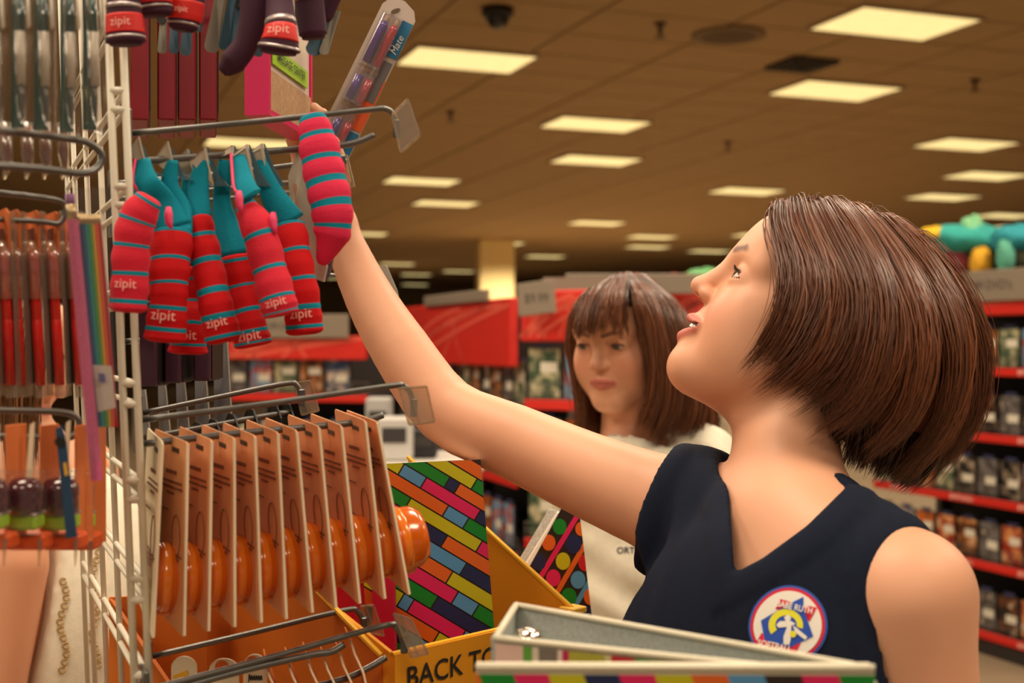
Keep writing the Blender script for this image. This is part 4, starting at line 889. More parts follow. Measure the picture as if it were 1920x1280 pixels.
for (x0, y0, x1, y1, w, c) in [(1345, 370, 1060, 845, 16, 'p'), (1420, 470, 1130, 965, 16, 'o'), (1440, 680, 1240, 1020, 16, 'b')]:
    pl = dclip([(x0-w, y0), (x0+w, y0), (x1+w, y1), (x1-w, y1)])
    if len(pl) > 2: dp.mat(DK.index(c)).add([d7(a, b, -.0004) for a, b in pl], [list(range(len(pl)))])
dp.build('cover_print', [DM[k] for k in DK], dt)
MB().prism([d7(1238, 352, .006), d7(1275, 352, .002), d7(1090, 660, .002), d7(930, 930, .002), d7(900, 900, .006), d7(1060, 640, .006)], V((0, .012, 0))).build('spine', M('binder_white', (232, 226, 214), .5), dt)
MB().prism([d7(1190, 335, .03), d7(1240, 340, .02), d7(1060, 640, .02), d7(1010, 640, .03)], V((0, .004, 0))).build('back_cover', M('speckle_grey', (176, 172, 164), .7, noise=.3, scale=300), dt)
# open binder in the foreground, spine on the left
m_speck = M('speckled_lining', (182, 186, 180), .75, noise=.22, scale=420); m_rim = M('binder_rim', (214, 204, 180), .5)
ob = thing('open_binder', 'standing ring binder with speckled grey lining and multicoloured striped cover', 'binder', P(1200, 1400, .82))
fz = P(968, 1134, .90).z
def onz(px, py): return P(px, py, F*(CZ-fz)/(py-640))
f0, f1, n0, n1 = onz(968, 1134), onz(1600, 1247), onz(930, 1196), onz(1560, 1262)
dn = V((0, 0, -.30))
farc = [f0.lerp(f1, s) for s in np.linspace(0, 1, 8)]; e1 = f1+(f1-f0).normalized()*.012+V((0, 0, -.008)); e2 = f1+(f1-f0).normalized()*.018+V((0, 0, -.024))
poly = farc+[e1, e2, e2+V((0, 0, -.276)), f0+dn]; nf = (f1-f0).cross(V((0, 0, 1))).normalized(); nf = -nf if nf.y < 0 else nf
MB().prism(poly, nf*.003).build('back_cover', m_speck, ob)
MB().tube(farc+[e1, e2, e2+V((0, 0, -.2))], .0022, 8).build('cover_rim', m_rim, ob, True)
MB().prism([f0, n0, n0+dn, f0+dn], V((-.003, 0, 0))).build('spine', m_speck, ob); MB().tube([f0, n0], .0024, 8).build('spine_rim', m_rim, ob, True)
ncv = [n0.lerp(n1, s) for s in np.linspace(0, 1, 10)]; bow = [p+nf*(.014*math.sin(math.pi*k/9)) for k, p in enumerate(ncv)]; bow = ncv
MB().prism([n0, n1, n1+dn, n0+dn], nf*.003).build('front_cover', m_speck, ob); MB().tube(ncv, .0022, 8).build('cover_rim', m_rim, ob, True)
st = MB(); SCOL = [(226, 190, 180), (96, 160, 60), (220, 205, 190), (120, 112, 104), (228, 206, 196), (190, 30, 84), (176, 170, 60), (214, 200, 150), (190, 24, 40), (96, 140, 50), (150, 160, 50), (226, 160, 160), (200, 196, 90), (190, 40, 84), (96, 66, 74), (214, 160, 140), (190, 170, 50), (226, 176, 172)]
SM = [M('stripe_%d' % i, c, .5) for i, c in enumerate(SCOL)]; wds = [.09, .03, .02, .06, .015, .02, .11, .02, .07, .05, .06, .05, .06, .05, .07, .03, .07, .11]; cu = 0
for i, w_ in enumerate(wds):
    a, b = n0.lerp(n1, cu/sum(wds)), n0.lerp(n1, (cu+w_)/sum(wds)); cu += w_
    st.mat(i).add([a-nf*.0008+V((0, 0, -.003)), b-nf*.0008+V((0, 0, -.003)), b-nf*.0008+dn, a-nf*.0008+dn], [[0, 1, 2, 3]])
st.build('stripe_print', SM, ob)
rg = MB(); rc = f0.lerp(n0, .42)+(f1-f0).normalized()*.012
for k in range(3):
    z = -.03-.11*k; rg.tube([rc+V((0, 0, z))+V((.016*math.cos(a)+.012, .016*math.sin(a), 0)) for a in [2*math.pi*j/16 for j in range(17)]], .0024, 8)
rg.build('ring', M('bright_chrome', (230, 222, 210), .12, 1), ob, True)
MB().box(rc+V((.001, 0, -.15)), (.008, .022, .27), bev=.002).build('ring_rail', M('bright_chrome', (230, 222, 210)), ob)
MB().lathe([(.009, -.006), (.011, 0), (.008, .006), (.003, .008)], rc+V((.004, -.004, -.012)), None, 16).build('ring_boss', M('bright_chrome', (230, 222, 210)), ob, True)
# bold striped binder in front of it
sb = thing('striped_binder', 'bold diagonal-striped binder leaning in front of the speckled one', 'binder', P(1150, 1400, .74))
g0, g1 = P(893, 1250, .735), P(1640, 1252, .70); gu = (g1-g0).normalized()
MB().prism([g0, g1, g1+V((0, 0, -.28)), g0+V((.0, 0, -.28))], V((0, .012, 0))).build('cover', m_rim, sb)
st = MB(); BC2 = ['g', 'p', 'y', 'n', 'p', 'y', 'o', 'b', 'k', 'p', 'g', 'y', 'n', 'o']; BMM = dict(BM); BMM['k'] = m_line; BK2 = list(BMM); L_ = (g1-g0).length
rect = [(0, -.004), (0, -.278), (L_, -.278), (L_, -.004)]
for i in range(-6, 16):
    c = BC2[i % len(BC2)]; a, b = .0205*i, .0205*(i+1); pl = [(a, 0), (a+.1, -.28), (b+.1, -.28), (b, 0)]
    for e in range(4): pl = clip_poly(pl, rect[e], rect[(e+1) % 4]) if len(pl) > 2 else []
    if len(pl) > 2: st.mat(BK2.index(c)).add([g0+gu*x+V((0, -.0008, z)) for x, z in pl], [list(range(len(pl)))])
st.build('stripe_print', [BMM[k] for k in BK2], sb)
MB().tube([g0, g1], .0022, 8).build('cover_rim', m_rim, sb, True)
# box that carries the two foreground binders
cr = thing('carton', 'plain brown carton below the foreground binders', 'carton', V((.06, .77, 0)))
zb = min(fz-.30, g0.z-.28)-.002
MB().box((.06, .77, zb/2), (.34, .24, zb), Matrix.Rotation(math.radians(-12), 3, 'Z'), bev=.004).build('carton_body', M('kraft', (150, 112, 74), .8, noise=.06), cr)
MB().box((.06, .77, zb*.8), (.344, .244, .05), Matrix.Rotation(math.radians(-12), 3, 'Z')).build('packing_tape', M('tape_tan', (184, 150, 104), .3), cr)
t = thing('hang_card', 'grey rounded card peeking out above the forearm', 'card', P(730, 560, 1.5))
MB().prism([P(690, 560, 1.5), P(703, 504, 1.5), P(710, 498, 1.5), P(724, 497, 1.5), P(744, 544, 1.5), P(752, 580, 1.5), P(720, 600, 1.5)], V((.0006, .0014, 0))).build('card_sheet', m_greycard, t)
MB().tube([P(690, 520, 1.502), P(560, 512, 1.47), P(300, 520, 1.40), P(215, 525, 1.37)], .0025, 8).build('hook_wire', m_chrome, t, True)
# ================================================================== people: smooth blended bodies
f32 = np.float32
def vv(p): return np.array(tuple(p), dtype=f32)
def sd_ell(p, c, r, R=None):
    q = p-vv(c)
    if R is not None: q = q@np.asarray(R, dtype=f32)
    r = np.array(r, dtype=f32); k0 = np.linalg.norm(q/r, axis=1); k1 = np.linalg.norm(q/(r*r), axis=1)
    return k0*(k0-1)/np.maximum(k1, 1e-6)
def sd_cap(p, a, b, r0, r1=None):
    a, b = vv(a), vv(b); r1 = r0 if r1 is None else r1
    ab = b-a; t = np.clip(((p-a)@ab)/max(float(ab@ab), 1e-12), 0, 1)
    return np.linalg.norm(p-a-t[:, None]*ab, axis=1)-(r0+(r1-r0)*t)
def smooth_chain(pts, rs, n):
    q = spline([tuple(p)+(r,) for p, r in zip(pts, rs)], n); return [V(x[:3]) for x in q], [float(x[3]) for x in q]
def sd_chain(p, pts, rs):
    d = None
    for i in range(len(pts)-1):
        e = sd_cap(p, pts[i], pts[i+1], rs[i], rs[i+1]); d = e if d is None else smin(d, e, .0004)
    return d
def smin(a, b, k):
    h = np.clip(.5+.5*(b-a)/k, 0, 1); return b+(a-b)*h-k*h*(1-h)
def ssub(a, b, k):
    """a minus b"""
    h = np.clip(.5-.5*(a+b)/k, 0, 1); return a+(-b-a)*h+k*h*(1-h)
def surface_nets(fn, lo, hi, h):
    lo = np.array(lo, dtype=f32); n = np.maximum(4, np.ceil((np.array(hi)-lo)/h).astype(int)//4*4+4)+1
    ax = [lo[i]+h*np.arange(n[i], dtype=f32) for i in range(3)]
    cax = [a[::4] for a in ax]; cg = np.stack(np.meshgrid(*cax, indexing='ij'), -1).reshape(-1, 3)
    cv = fn(cg).reshape([len(a) for a in cax])
    idx = [np.clip(np.round(np.arange(k)/4).astype(int), 0, len(c)-1) for k, c in zip(n, cax)]
    vals = cv[np.ix_(*idx)].astype(f32)
    near = np.abs(vals) < 4*h*2.2
    ii = np.argwhere(near)
    if len(ii):
        pts = lo+ii.astype(f32)*f32(h); out = np.empty(len(pts), f32)
        for s in range(0, len(pts), 400000): out[s:s+400000] = fn(pts[s:s+400000])
        vals[ii[:, 0], ii[:, 1], ii[:, 2]] = out
    neg = vals < 0
    offs = [(i, j, k) for i in (0, 1) for j in (0, 1) for k in (0, 1)]
    cnt = sum(neg[i:n[0]-1+i, j:n[1]-1+j, k:n[2]-1+k].astype(np.int8) for i, j, k in offs)
    act = np.argwhere((cnt > 0) & (cnt < 8)); cid = -np.ones((n[0]-1, n[1]-1, n[2]-1), np.int64); cid[act[:, 0], act[:, 1], act[:, 2]] = np.arange(len(act))
    cvs = np.stack([vals[act[:, 0]+i, act[:, 1]+j, act[:, 2]+k] for i, j, k in offs], 1)
    acc = np.zeros((len(act), 3)); num = np.zeros(len(act))
    for a in range(8):
        for b in range(a+1, 8):
            oa, ob = np.array(offs[a]), np.array(offs[b])
            if np.abs(oa-ob).sum() != 1: continue
            va, vb = cvs[:, a], cvs[:, b]; m = (va < 0) != (vb < 0); t = np.where(m, va/np.where(m, va-vb, 1), 0)
            acc += np.where(m[:, None], oa+t[:, None]*(ob-oa), 0); num += m
    verts = lo+(act+acc/np.maximum(num, 1)[:, None])*h
    faces = []
    for a in range(3):
        b, c = (a+1) % 3, (a+2) % 3
        s0 = [slice(None)]*3; s1 = [slice(None)]*3; s0[a] = slice(0, -1); s1[a] = slice(1, None)
        e = np.argwhere(neg[tuple(s0)] != neg[tuple(s1)]); e = e[(e[:, b] > 0) & (e[:, c] > 0) & (e[:, b] < n[b]-1) & (e[:, c] < n[c]-1)]
        ins = neg[e[:, 0], e[:, 1], e[:, 2]]
        def cell(db, dc):
            q = e.copy(); q[:, b] -= db; q[:, c] -= dc; return cid[q[:, 0], q[:, 1], q[:, 2]]
        f = np.stack([cell(1, 1), cell(0, 1), cell(0, 0), cell(1, 0)], 1); f[~ins] = f[~ins][:, ::-1]; faces.append(f)
    faces = np.concatenate(faces); return verts, faces[(faces >= 0).all(1)]
def join(parts):
    vs, fs, o = [], [], 0
    for v, f in parts: vs.append(v); fs.append(f+o); o += len(v)
    return np.concatenate(vs), np.concatenate(fs)
def cut_box(v, f, lo, hi):
    """drop the faces that lie wholly inside the box"""
    ins = ((v > np.array(lo)) & (v < np.array(hi))).all(1); return v, f[~ins[f].all(1)]
def taubin(v, f, it=2, lam=.5):
    e = np.concatenate([f[:, [0, 1]], f[:, [1, 2]], f[:, [2, 3]], f[:, [3, 0]]]); e = np.concatenate([e, e[:, ::-1]]); n = len(v)
    deg = np.maximum(np.bincount(e[:, 0], minlength=n), 1)
    for _ in range(it):
        for l in (lam, -lam*1.03):
            a = np.stack([np.bincount(e[:, 0], v[e[:, 1], k], n) for k in range(3)], 1)/deg[:, None]; v = v+l*(a-v)
    return v
def settle(fn, v, it=2):
    """move vertices onto the surface itself"""
    p = v.astype(f32); e = f32(.0012)
    for _ in range(it):
        d = fn(p); g = np.stack([fn(p+np.eye(3, dtype=f32)[k]*e)-d for k in range(3)], 1)/e
        n2 = np.maximum((g*g).sum(1), .3); p = p-(np.clip(d, -.004, .004)/n2)[:, None]*g
    return p.astype(float)
m_skin = M('skin', (232, 186, 152), .5, attr='Col', sss=0, bump=.06, bscale=900)
SKIN = np.array(lin((228, 166, 132)))
# ---------------------------------------------------------------- head in its own frame: x = her left, y = forward, z = up (metres)
def head_sdf(q, k):
    """k: open = mouth gap, smile, nose tip lift"""
    sx = q.copy(); sx[:, 0] = np.abs(sx[:, 0]); E = lambda c, r: sd_ell(sx, c, r)
    d = sd_ell(q, (0, -.016, .032), (.073, .093, .073))
    d = smin(d, sd_ell(q, (0, .024, -.030), (.060, .062, .082)), .035)
    d = smin(d, E((0, .062, -.093), (.023, .018, .017)), .028)
    d = smin(d, sd_cap(sx, (.046, .004, -.058), (.010, .062, -.092), .018, .013), .03)
    d = smin(d, E((.038, .056, -.030), (.021, .022, .024)), .028)
    d = smin(d, E((.040, .034, -.054), (.020, .026, .026)), .028)
    d = smin(d, sd_cap(sx, (.008, .083, .021), (.043, .066, .022), .009, .008), .022)
    d = smin(d, E((0, .070, .052), (.05, .022, .03)), .03)
    d = smin(d, E((0, .0755, -.057), (.021, .0125, .020)), .014)                 # muzzle
    d = ssub(d, E((.031, .096, .004), (.016, .014, .0095)), .014)             # eye sockets
    nt = k.get('nose', 0)
    d = smin(d, sd_cap(q, (0, .0865, .014), (0, .1005, -.024+nt), .0068, .0086), .014)
    d = smin(d, E((0, .1015, -.0265+nt), (.0088, .0085, .0078)), .007)
    d = smin(d, E((.0102, .0920, -.030+nt), (.0060, .0080, .0060)), .006)
    d = ssub(d, E((.0056, .0960, -.0355+nt), (.0034, .0056, .0042)), .002)
    # lids over the eyeball, with an opening
    ec = (.031, .0725, .002); lid = E(ec, (.0142, .0142, .0142))
    op = k.get('eye', .0048); oz = k.get('eye_z', 0)
    opening = sd_ell(sx, (.031, .0885, .002+oz), (.0125, .013, op))
    d = smin(d, lid, .006); d = ssub(d, opening, .0025)
    d = ssub(d, E(ec, (.0122, .0122, .0122)), .001)
    # mouth
    sm = k.get('smile', 0); g = k.get('open', 0)
    up = sd_cap(sx, (.003, .0910, -.0550+g*.3), (.021+sm, .0825, -.0585+sm*.7), .0042, .0024)
    lo = sd_cap(sx, (.002, .0875, -.0650-g*.9), (.019+sm, .0815, -.0605+sm*.6-g*.3), .0048, .0024)
    d = smin(d, up, .006); d = smin(d, lo, .006)
    gap = sd_cap(sx, (0, .0935-g*.8, -.0600-g*.25), (.0205+sm, .0855-g*.3, -.0595+sm*.65), .0008+g*.72, .0007+g*.15)
    d = ssub(d, gap, .0022)
    # ears
    d = smin(d, sd_ell(sx, (.075, -.012, -.006), (.009, .017, .030)), .008)
    d = ssub(d, sd_ell(sx, (.085, -.008, -.004), (.006, .009, .017)), .006)
    return d
def head_cols(q, k):
    c = np.tile(SKIN, (len(q), 1)); x = np.abs(q[:, 0])
    def tint(mask, col, a):
        w = np.clip(mask, 0, 1)[:, None]*a; c[:] = c*(1-w)+np.array(lin(col))*w
    g = k.get('open', 0); sm = k.get('smile', 0)
    def gz(cc, r): return np.exp(-(((x-cc[0])/r[0])**2+((q[:, 1]-cc[1])/r[1])**2+((q[:, 2]-cc[2])/r[2])**2))
    tint(np.where((q[:, 2] > .062) & (q[:, 1] < .066) | (q[:, 1] < -.02) & (q[:, 2] > -.02), 1.0, 0), (70, 42, 28), 1.0)
    tint(gz((.04, .07, -.033), (.022, .03, .02)), (228, 128, 108), .4)
    tint(gz((0, .115, -.026+k.get('nose', 0)), (.014, .014, .012)), (226, 140, 118), .3)
    p = q.copy(); p[:, 0] = x
    up = sd_cap(p.astype(f32), (.002, .0925, -.0558+g*.3), (.021+sm, .0840, -.0585+sm*.7), .0047, .0034); lo = sd_cap(p.astype(f32), (.002, .0890, -.0650-g*.9), (.019+sm, .0830, -.0605+sm*.6-g*.3), .0054, .0034)
    tint(1-np.minimum(up, lo)/.0016*.5-.0, (194, 92, 84), .8*(1.0))
    tint(np.where(sd_ell(p.astype(f32), (.0056, .0960, -.0355+k.get('nose', 0)), (.0036, .0058, .0044)) < 0, 1.0, 0), (110, 46, 36), .8)
    if g:
        gp = sd_cap(p.astype(f32), (0, .0935-g*.8, -.0600-g*.25), (.0205+sm, .0855-g*.3, -.0595+sm*.65), .0008+g*.72, .0007+g*.15); tint(np.where((gp < .0006) & (q[:, 1] < .0885), 1.0, 0), (84, 26, 24), .95)
    by = k.get('brow', .021)
    br = sd_cap(p.astype(f32), (.013, .0945, by), (.030, .088, by+.005), .0026, .0026); br2 = sd_cap(p.astype(f32), (.030, .088, by+.005), (.047, .072, by+.001), .0032, .0016)
    tint(np.where(q[:, 1] > .05, 1-np.minimum(br, br2)/.0025, 0), (86, 50, 34), .85)
    ln = gz((.031, .0855, .002+k.get('eye_z', 0)+k.get('eye', .0048)), (.013, .006, .0022)); tint(ln, (60, 34, 26), .75)
    tint(np.where(sd_ell(p.astype(f32), (.031, .0725, .002), (.0128,)*3) < 0, 1.0, 0), (150, 80, 66), .7)
    return c
def eyes(parent, X, look, k, iris=(70, 46, 30)):
    """X maps head coordinates to the world"""
    out = []
    for sgn, nm in ((1, 'eye'), (-1, 'eye')):
        c = V((.031*sgn, .0725, .002)); e = MB(); e.ball(X(c), .0121*HS, None, 24, 16)
        o = e.build(nm, M('eye_white', (224, 206, 190), .15, coat=.8), parent, True)
        g = V(look).normalized(); R = rotm(g.orthogonal(), g)
        def disc(r, lift, nm2, mat):
            m = MB(); pts = []
            for rr_ in (0, r*.5, r):
                for j in range(16):
                    a = 2*math.pi*j/16; w = R@V((rr_*math.cos(a), rr_*math.sin(a), math.sqrt(max(0, .0121**2-rr_**2))+lift)); pts.append(X(c+w))
            fs = [[i*16+j, i*16+(j+1) % 16, (i+1)*16+(j+1) % 16, (i+1)*16+j] for i in range(2) for j in range(16)]
            m.add(pts, fs).build(nm2, mat, o, True)
        disc(.0056, .0003, 'iris', M('iris_%d' % iris[0], iris, .1, coat=1)); disc(.0026, .0005, 'pupil', M('pupil', (8, 6, 6), .1, coat=1))
        ls = MB(); oz = k.get('eye_z', 0)+k.get('eye', .0048)
        for j in range(15):
            a = -1+2*j/14; b0 = c+V((a*.0108, math.sqrt(.0139**2-(a*.0108)**2-(oz*math.sqrt(1-.9*a*a))**2), oz*math.sqrt(1-.9*a*a))); ln = .0046
            b1 = b0+V((a*.0035, ln*.8, ln*k.get('lash', .4))); ls.tube([X(b0), X(b0.lerp(b1, .5)+V((0, 0, -.0006))), X(b1)], [.0003, .00022, .0001], 4)
        ls.tube([X(c+V((a*.0112, math.sqrt(.0137**2-(a*.0112)**2-(oz*math.sqrt(1-.95*a*a))**2), oz*math.sqrt(1-.95*a*a)))) for a in np.linspace(-1, 1, 15)], .0007, 6)
        ls.build('eyelashes', M('lash', (34, 20, 16), .6), parent)
HS = 1.0
# ---------------------------------------------------------------- hair made of clumped strands
m_hair = M('brown_hair', (96, 58, 38), .34, attr='Col', spec=.55)
def hair(name, parent, guides, n, col, rad=.0007, spread=.008, K=16, clumps=70, seed=1, thick=.012, center=None, shell=True, shell_in=.012, tipvar=.12, root=.9, fly=.0):
    """guides: list of world polylines, neighbours in order"""
    rg = np.random.default_rng(seed); G = np.stack([spline(g, K) for g in guides]); ng = len(G); T = np.linspace(0, 1, K)
    if center is not None: cen = np.array(tuple(center))
    else: cen = G.reshape(-1, 3).mean(0)
    def at(u):
        i = min(int(u), ng-2); t = u-i; a = G[max(i-1, 0)]; b = G[i]; c = G[i+1]; d = G[min(i+2, ng-1)]
        return .5*((2*b)+(-a+c)*t+(2*a-5*b+4*c-d)*t*t+(-a+3*b-3*c+d)*t**3)
    cu = np.sort(rg.random(clumps))*(ng-1); cdep = rg.random(clumps)**1.5; cl = 1-tipvar*rg.random(clumps); cc = .55+.95*rg.random(clumps)**1.3
    V_, F_, C_ = [], [], []; base = np.array(lin(col)); o = 0
    fl = []
    for i in range(K-1):
        for j in range(3): fl.append([i*3+j, i*3+(j+1) % 3, (i+1)*3+(j+1) % 3, (i+1)*3+j])
    fl = np.array(fl)
    for s in range(n):
        k = rg.integers(clumps); pc = at(cu[k]); u = np.clip(cu[k]+rg.normal()*.5*(ng-1)/clumps*2.2, 0, ng-1-1e-6); ps = at(u)
        w = (.15+.55*T**1.2)[:, None]; p = ps*(1-w)+pc*w
        dep = np.clip(cdep[k]*.7+.3*rg.random(), 0, 1)*thick; inn = cen-p; inn /= np.maximum(np.linalg.norm(inn, axis=1), 1e-6)[:, None]; p = p+inn*dep
        off = rg.normal(size=3)*spread; ph = rg.random()*6.3; am = spread*.35
        p = p+off*(.06+.6*np.sin(T*2.6))[:, None]*.5+(am*np.sin(T*5+ph)*np.minimum(1, T*4))[:, None]*rg.normal(size=3)
        if fly and rg.random() < fly: p = p-inn*(.012*rg.random()*np.sin(T*3.1))[:, None]
        L = cl[k]*(1-.08*rg.random()); tt = T*L*(K-1); i0 = np.minimum(tt.astype(int), K-2); fr = (tt-i0)[:, None]; p = p[i0]*(1-fr)+p[i0+1]*fr
        tg = np.gradient(p, axis=0); tg /= np.maximum(np.linalg.norm(tg, axis=1), 1e-9)[:, None]
        a = np.cross(tg, np.array([.3, .9, .2])); a /= np.maximum(np.linalg.norm(a, axis=1), 1e-9)[:, None]; b = np.cross(tg, a)
        r = rad*(.7+.6*rg.random())*np.minimum(1, (1.02-T)*4)[:, None]
        ring = np.stack([p+r*(a*math.cos(x)+b*math.sin(x)) for x in (0, 2.094, 4.189)], 1).reshape(-1, 3)
        V_.append(ring); F_.append(fl+o); o += len(ring)
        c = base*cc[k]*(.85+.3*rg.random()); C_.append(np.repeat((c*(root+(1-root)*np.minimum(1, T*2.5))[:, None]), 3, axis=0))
    out = mesh_obj(name, np.concatenate(V_), np.concatenate(F_), m_hair, parent, None, True, np.concatenate(C_))
    if shell:
        rows = []
        for u in np.linspace(0, ng-1-1e-6, ng*4):
            p = at(u); inn = cen-p; inn /= np.maximum(np.linalg.norm(inn, axis=1), 1e-6)[:, None]; p = p+inn*shell_in
            rows.append([V(x) for x in p[:max(4, int(K*.93))]])
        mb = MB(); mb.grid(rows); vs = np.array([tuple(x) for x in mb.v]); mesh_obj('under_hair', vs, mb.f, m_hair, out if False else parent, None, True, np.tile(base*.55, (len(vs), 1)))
    return out
# ---------------------------------------------------------------- the reaching girl
HS = .97
hc = P(1501, 616, 1.17); th = math.radians(36); yaw = math.radians(4)
hf = V((-math.cos(th)*math.cos(yaw), math.cos(th)*math.sin(yaw), math.sin(th))); hl = V((math.sin(yaw)*-1, -math.cos(yaw), 0)); hl = (hl-hf*hl.dot(hf)).normalized(); hu = hl.cross(hf)
if hu.z < 0: hu = -hu
HR = np.array([tuple(hl), tuple(hf), tuple(hu)], dtype=f32).T           # columns: her left, forward, up
def X1(v): return hc+(hl*v[0]+hf*v[1]+hu*v[2])*HS
K1 = dict(open=.0078, smile=.005, nose=.003, eye=.0047, eye_z=.0006, brow=.024, lash=.5)
Ls, Rs = P(1702, 1122, .975), P(1300, 968, 1.19); Sm = (Ls+Rs)/2; sax = (Ls-Rs).normalized(); fac = V((sax.y, -sax.x, 0)).normalized()
if fac.x > 0: fac = -fac
TR = np.array([tuple(sax), tuple(fac), (0, 0, 1)], dtype=f32).T
nb0 = P(1486, 965, 1.095); nb1 = X1((0, -.022, -.062))
arm_r = [Rs, P(1130, 902, 1.225), P(960, 826, 1.265), P(838, 770, 1.295), P(752, 656, 1.325), P(692, 556, 1.352), P(645, 452, 1.372), P(632, 420, 1.375)]
arm_rr = [.050, .0425, .0375, .0345, .0315, .0265, .0208, .0200]
arm_s, arm_sr = smooth_chain(arm_r, arm_rr, 22)
Le = P(1738, 1690, .99); arm_l = [Ls, P(1722, 1280, .975), Le, P(1715, 2150, .97), P(1705, 2290, .96)]; arm_lr = [.049, .0452, .036, .026, .03]
FING = [((620, 296), (616, 262), (610, 236), (604, 214), .0082), ((601, 290), (596, 252), (590, 226), (588, 204), .0084), ((581, 292), (573, 258), (567, 234), (565, 214), .008), ((562, 304), (552, 276), (546, 258), (545, 242), .0070)]
def hand_sdf(p):
    d = sd_ell(p, P(596, 335, 1.368), (.030, .0145, .040)); d = smin(d, sd_cap(p, P(632, 420, 1.375), P(600, 345, 1.37), .0195, .018), .02)
    for i, (a, b, c, e, r) in enumerate(FING):
        d = smin(d, sd_chain(p, [P(a[0], a[1], 1.370), P(b[0], b[1], 1.368), P(c[0], c[1], 1.357), P(e[0], e[1], 1.346)], [r*1.1, r, r*.92, r*.8]), .0055)
    d = smin(d, sd_chain(p, [P(628, 372, 1.365), P(640, 335, 1.345), P(634, 300, 1.322), P(624, 268, 1.314)], [.0125, .0105, .0092, .0076]), .009)
    return d
def body1(p):
    h = head_sdf((p-vv(hc))@HR/f32(HS), K1)*HS
    d = smin(h, sd_cap(p, nb0, nb1, .050, .046), .02)
    d = smin(d, sd_cap(p, nb0+fac*.02+V((0, 0, -.01)), X1((.03, -.02, -.04)), .014, .016), .02)
    d = smin(d, sd_ell(p, Sm+fac*.012+V((0, 0, -.15)), (.135, .088, .20), TR), .05)
    d = smin(d, sd_cap(p, nb0+V((0, 0, -.012)), Ls+V((0, 0, .006)), .042, .040), .035); d = smin(d, sd_cap(p, nb0+V((0, 0, -.015)), Rs+V((0, 0, .0)), .042, .042), .04)
    d = smin(d, sd_chain(p, arm_s, arm_sr), .03); d = smin(d, sd_chain(p, arm_l, arm_lr), .03)
    d = smin(d, sd_ell(p, Sm+V((0, 0, -.48)), (.14, .095, .16), TR), .06)
    return smin(d, hand_sdf(p), .012)
g1 = thing('person', 'girl in a navy sleeveless top reaching up to the hooks, brown bob', 'person', V((Sm.x, Sm.y, 0)))
hlo = np.array(tuple(hc))-np.array([.155, .13, .085]); hhi = np.array(tuple(hc))+np.array([.14, .13, .15])
dlo = np.array(tuple(P(530, 440, 1.37)))-np.array([.004, .06, 0]); dhi = np.array(tuple(P(660, 190, 1.37)))+np.array([.01, .05, .0])
vh, fh = surface_nets(body1, hlo, hhi, .0017); vd, fd = surface_nets(body1, dlo, dhi, .0017)
vb, fb_ = surface_nets(body1, (-.26, .80, .78), (.46, 1.46, 1.80), .0042)
vb = taubin(vb, fb_, 2); vb, fb_ = cut_box(vb, fb_, hlo+.004, hhi-.004); vb, fb_ = cut_box(vb, fb_, dlo+.004, dhi-.004)
vh = taubin(vh, fh, 1); vd = taubin(vd, fd, 1); vh, vd, vb = settle(body1, vh), settle(body1, vd), settle(body1, vb)
bv, bf = join([(vh, fh), (vd, fd), (vb, fb_)])
cols = np.tile(SKIN, (len(bv), 1)); cols[:len(vh)] = head_cols((vh-np.array(tuple(hc)))@HR/HS, K1)
mesh_obj('body', bv, bf, m_skin, g1, None, True, cols)
eyes(g1, X1, (-.0, 1, .12), K1)
tm = MB(); 
for j in range(-4, 5): tm.box(X1((.0042*j, .0862-.00030*j*j, -.0572)), (.0039*HS, .003, .0075*HS), Matrix((hl, hf, hu)).transposed(), bev=.0008)
tm.build('teeth', M('teeth', (238, 226, 204), .2, coat=.6), g1)
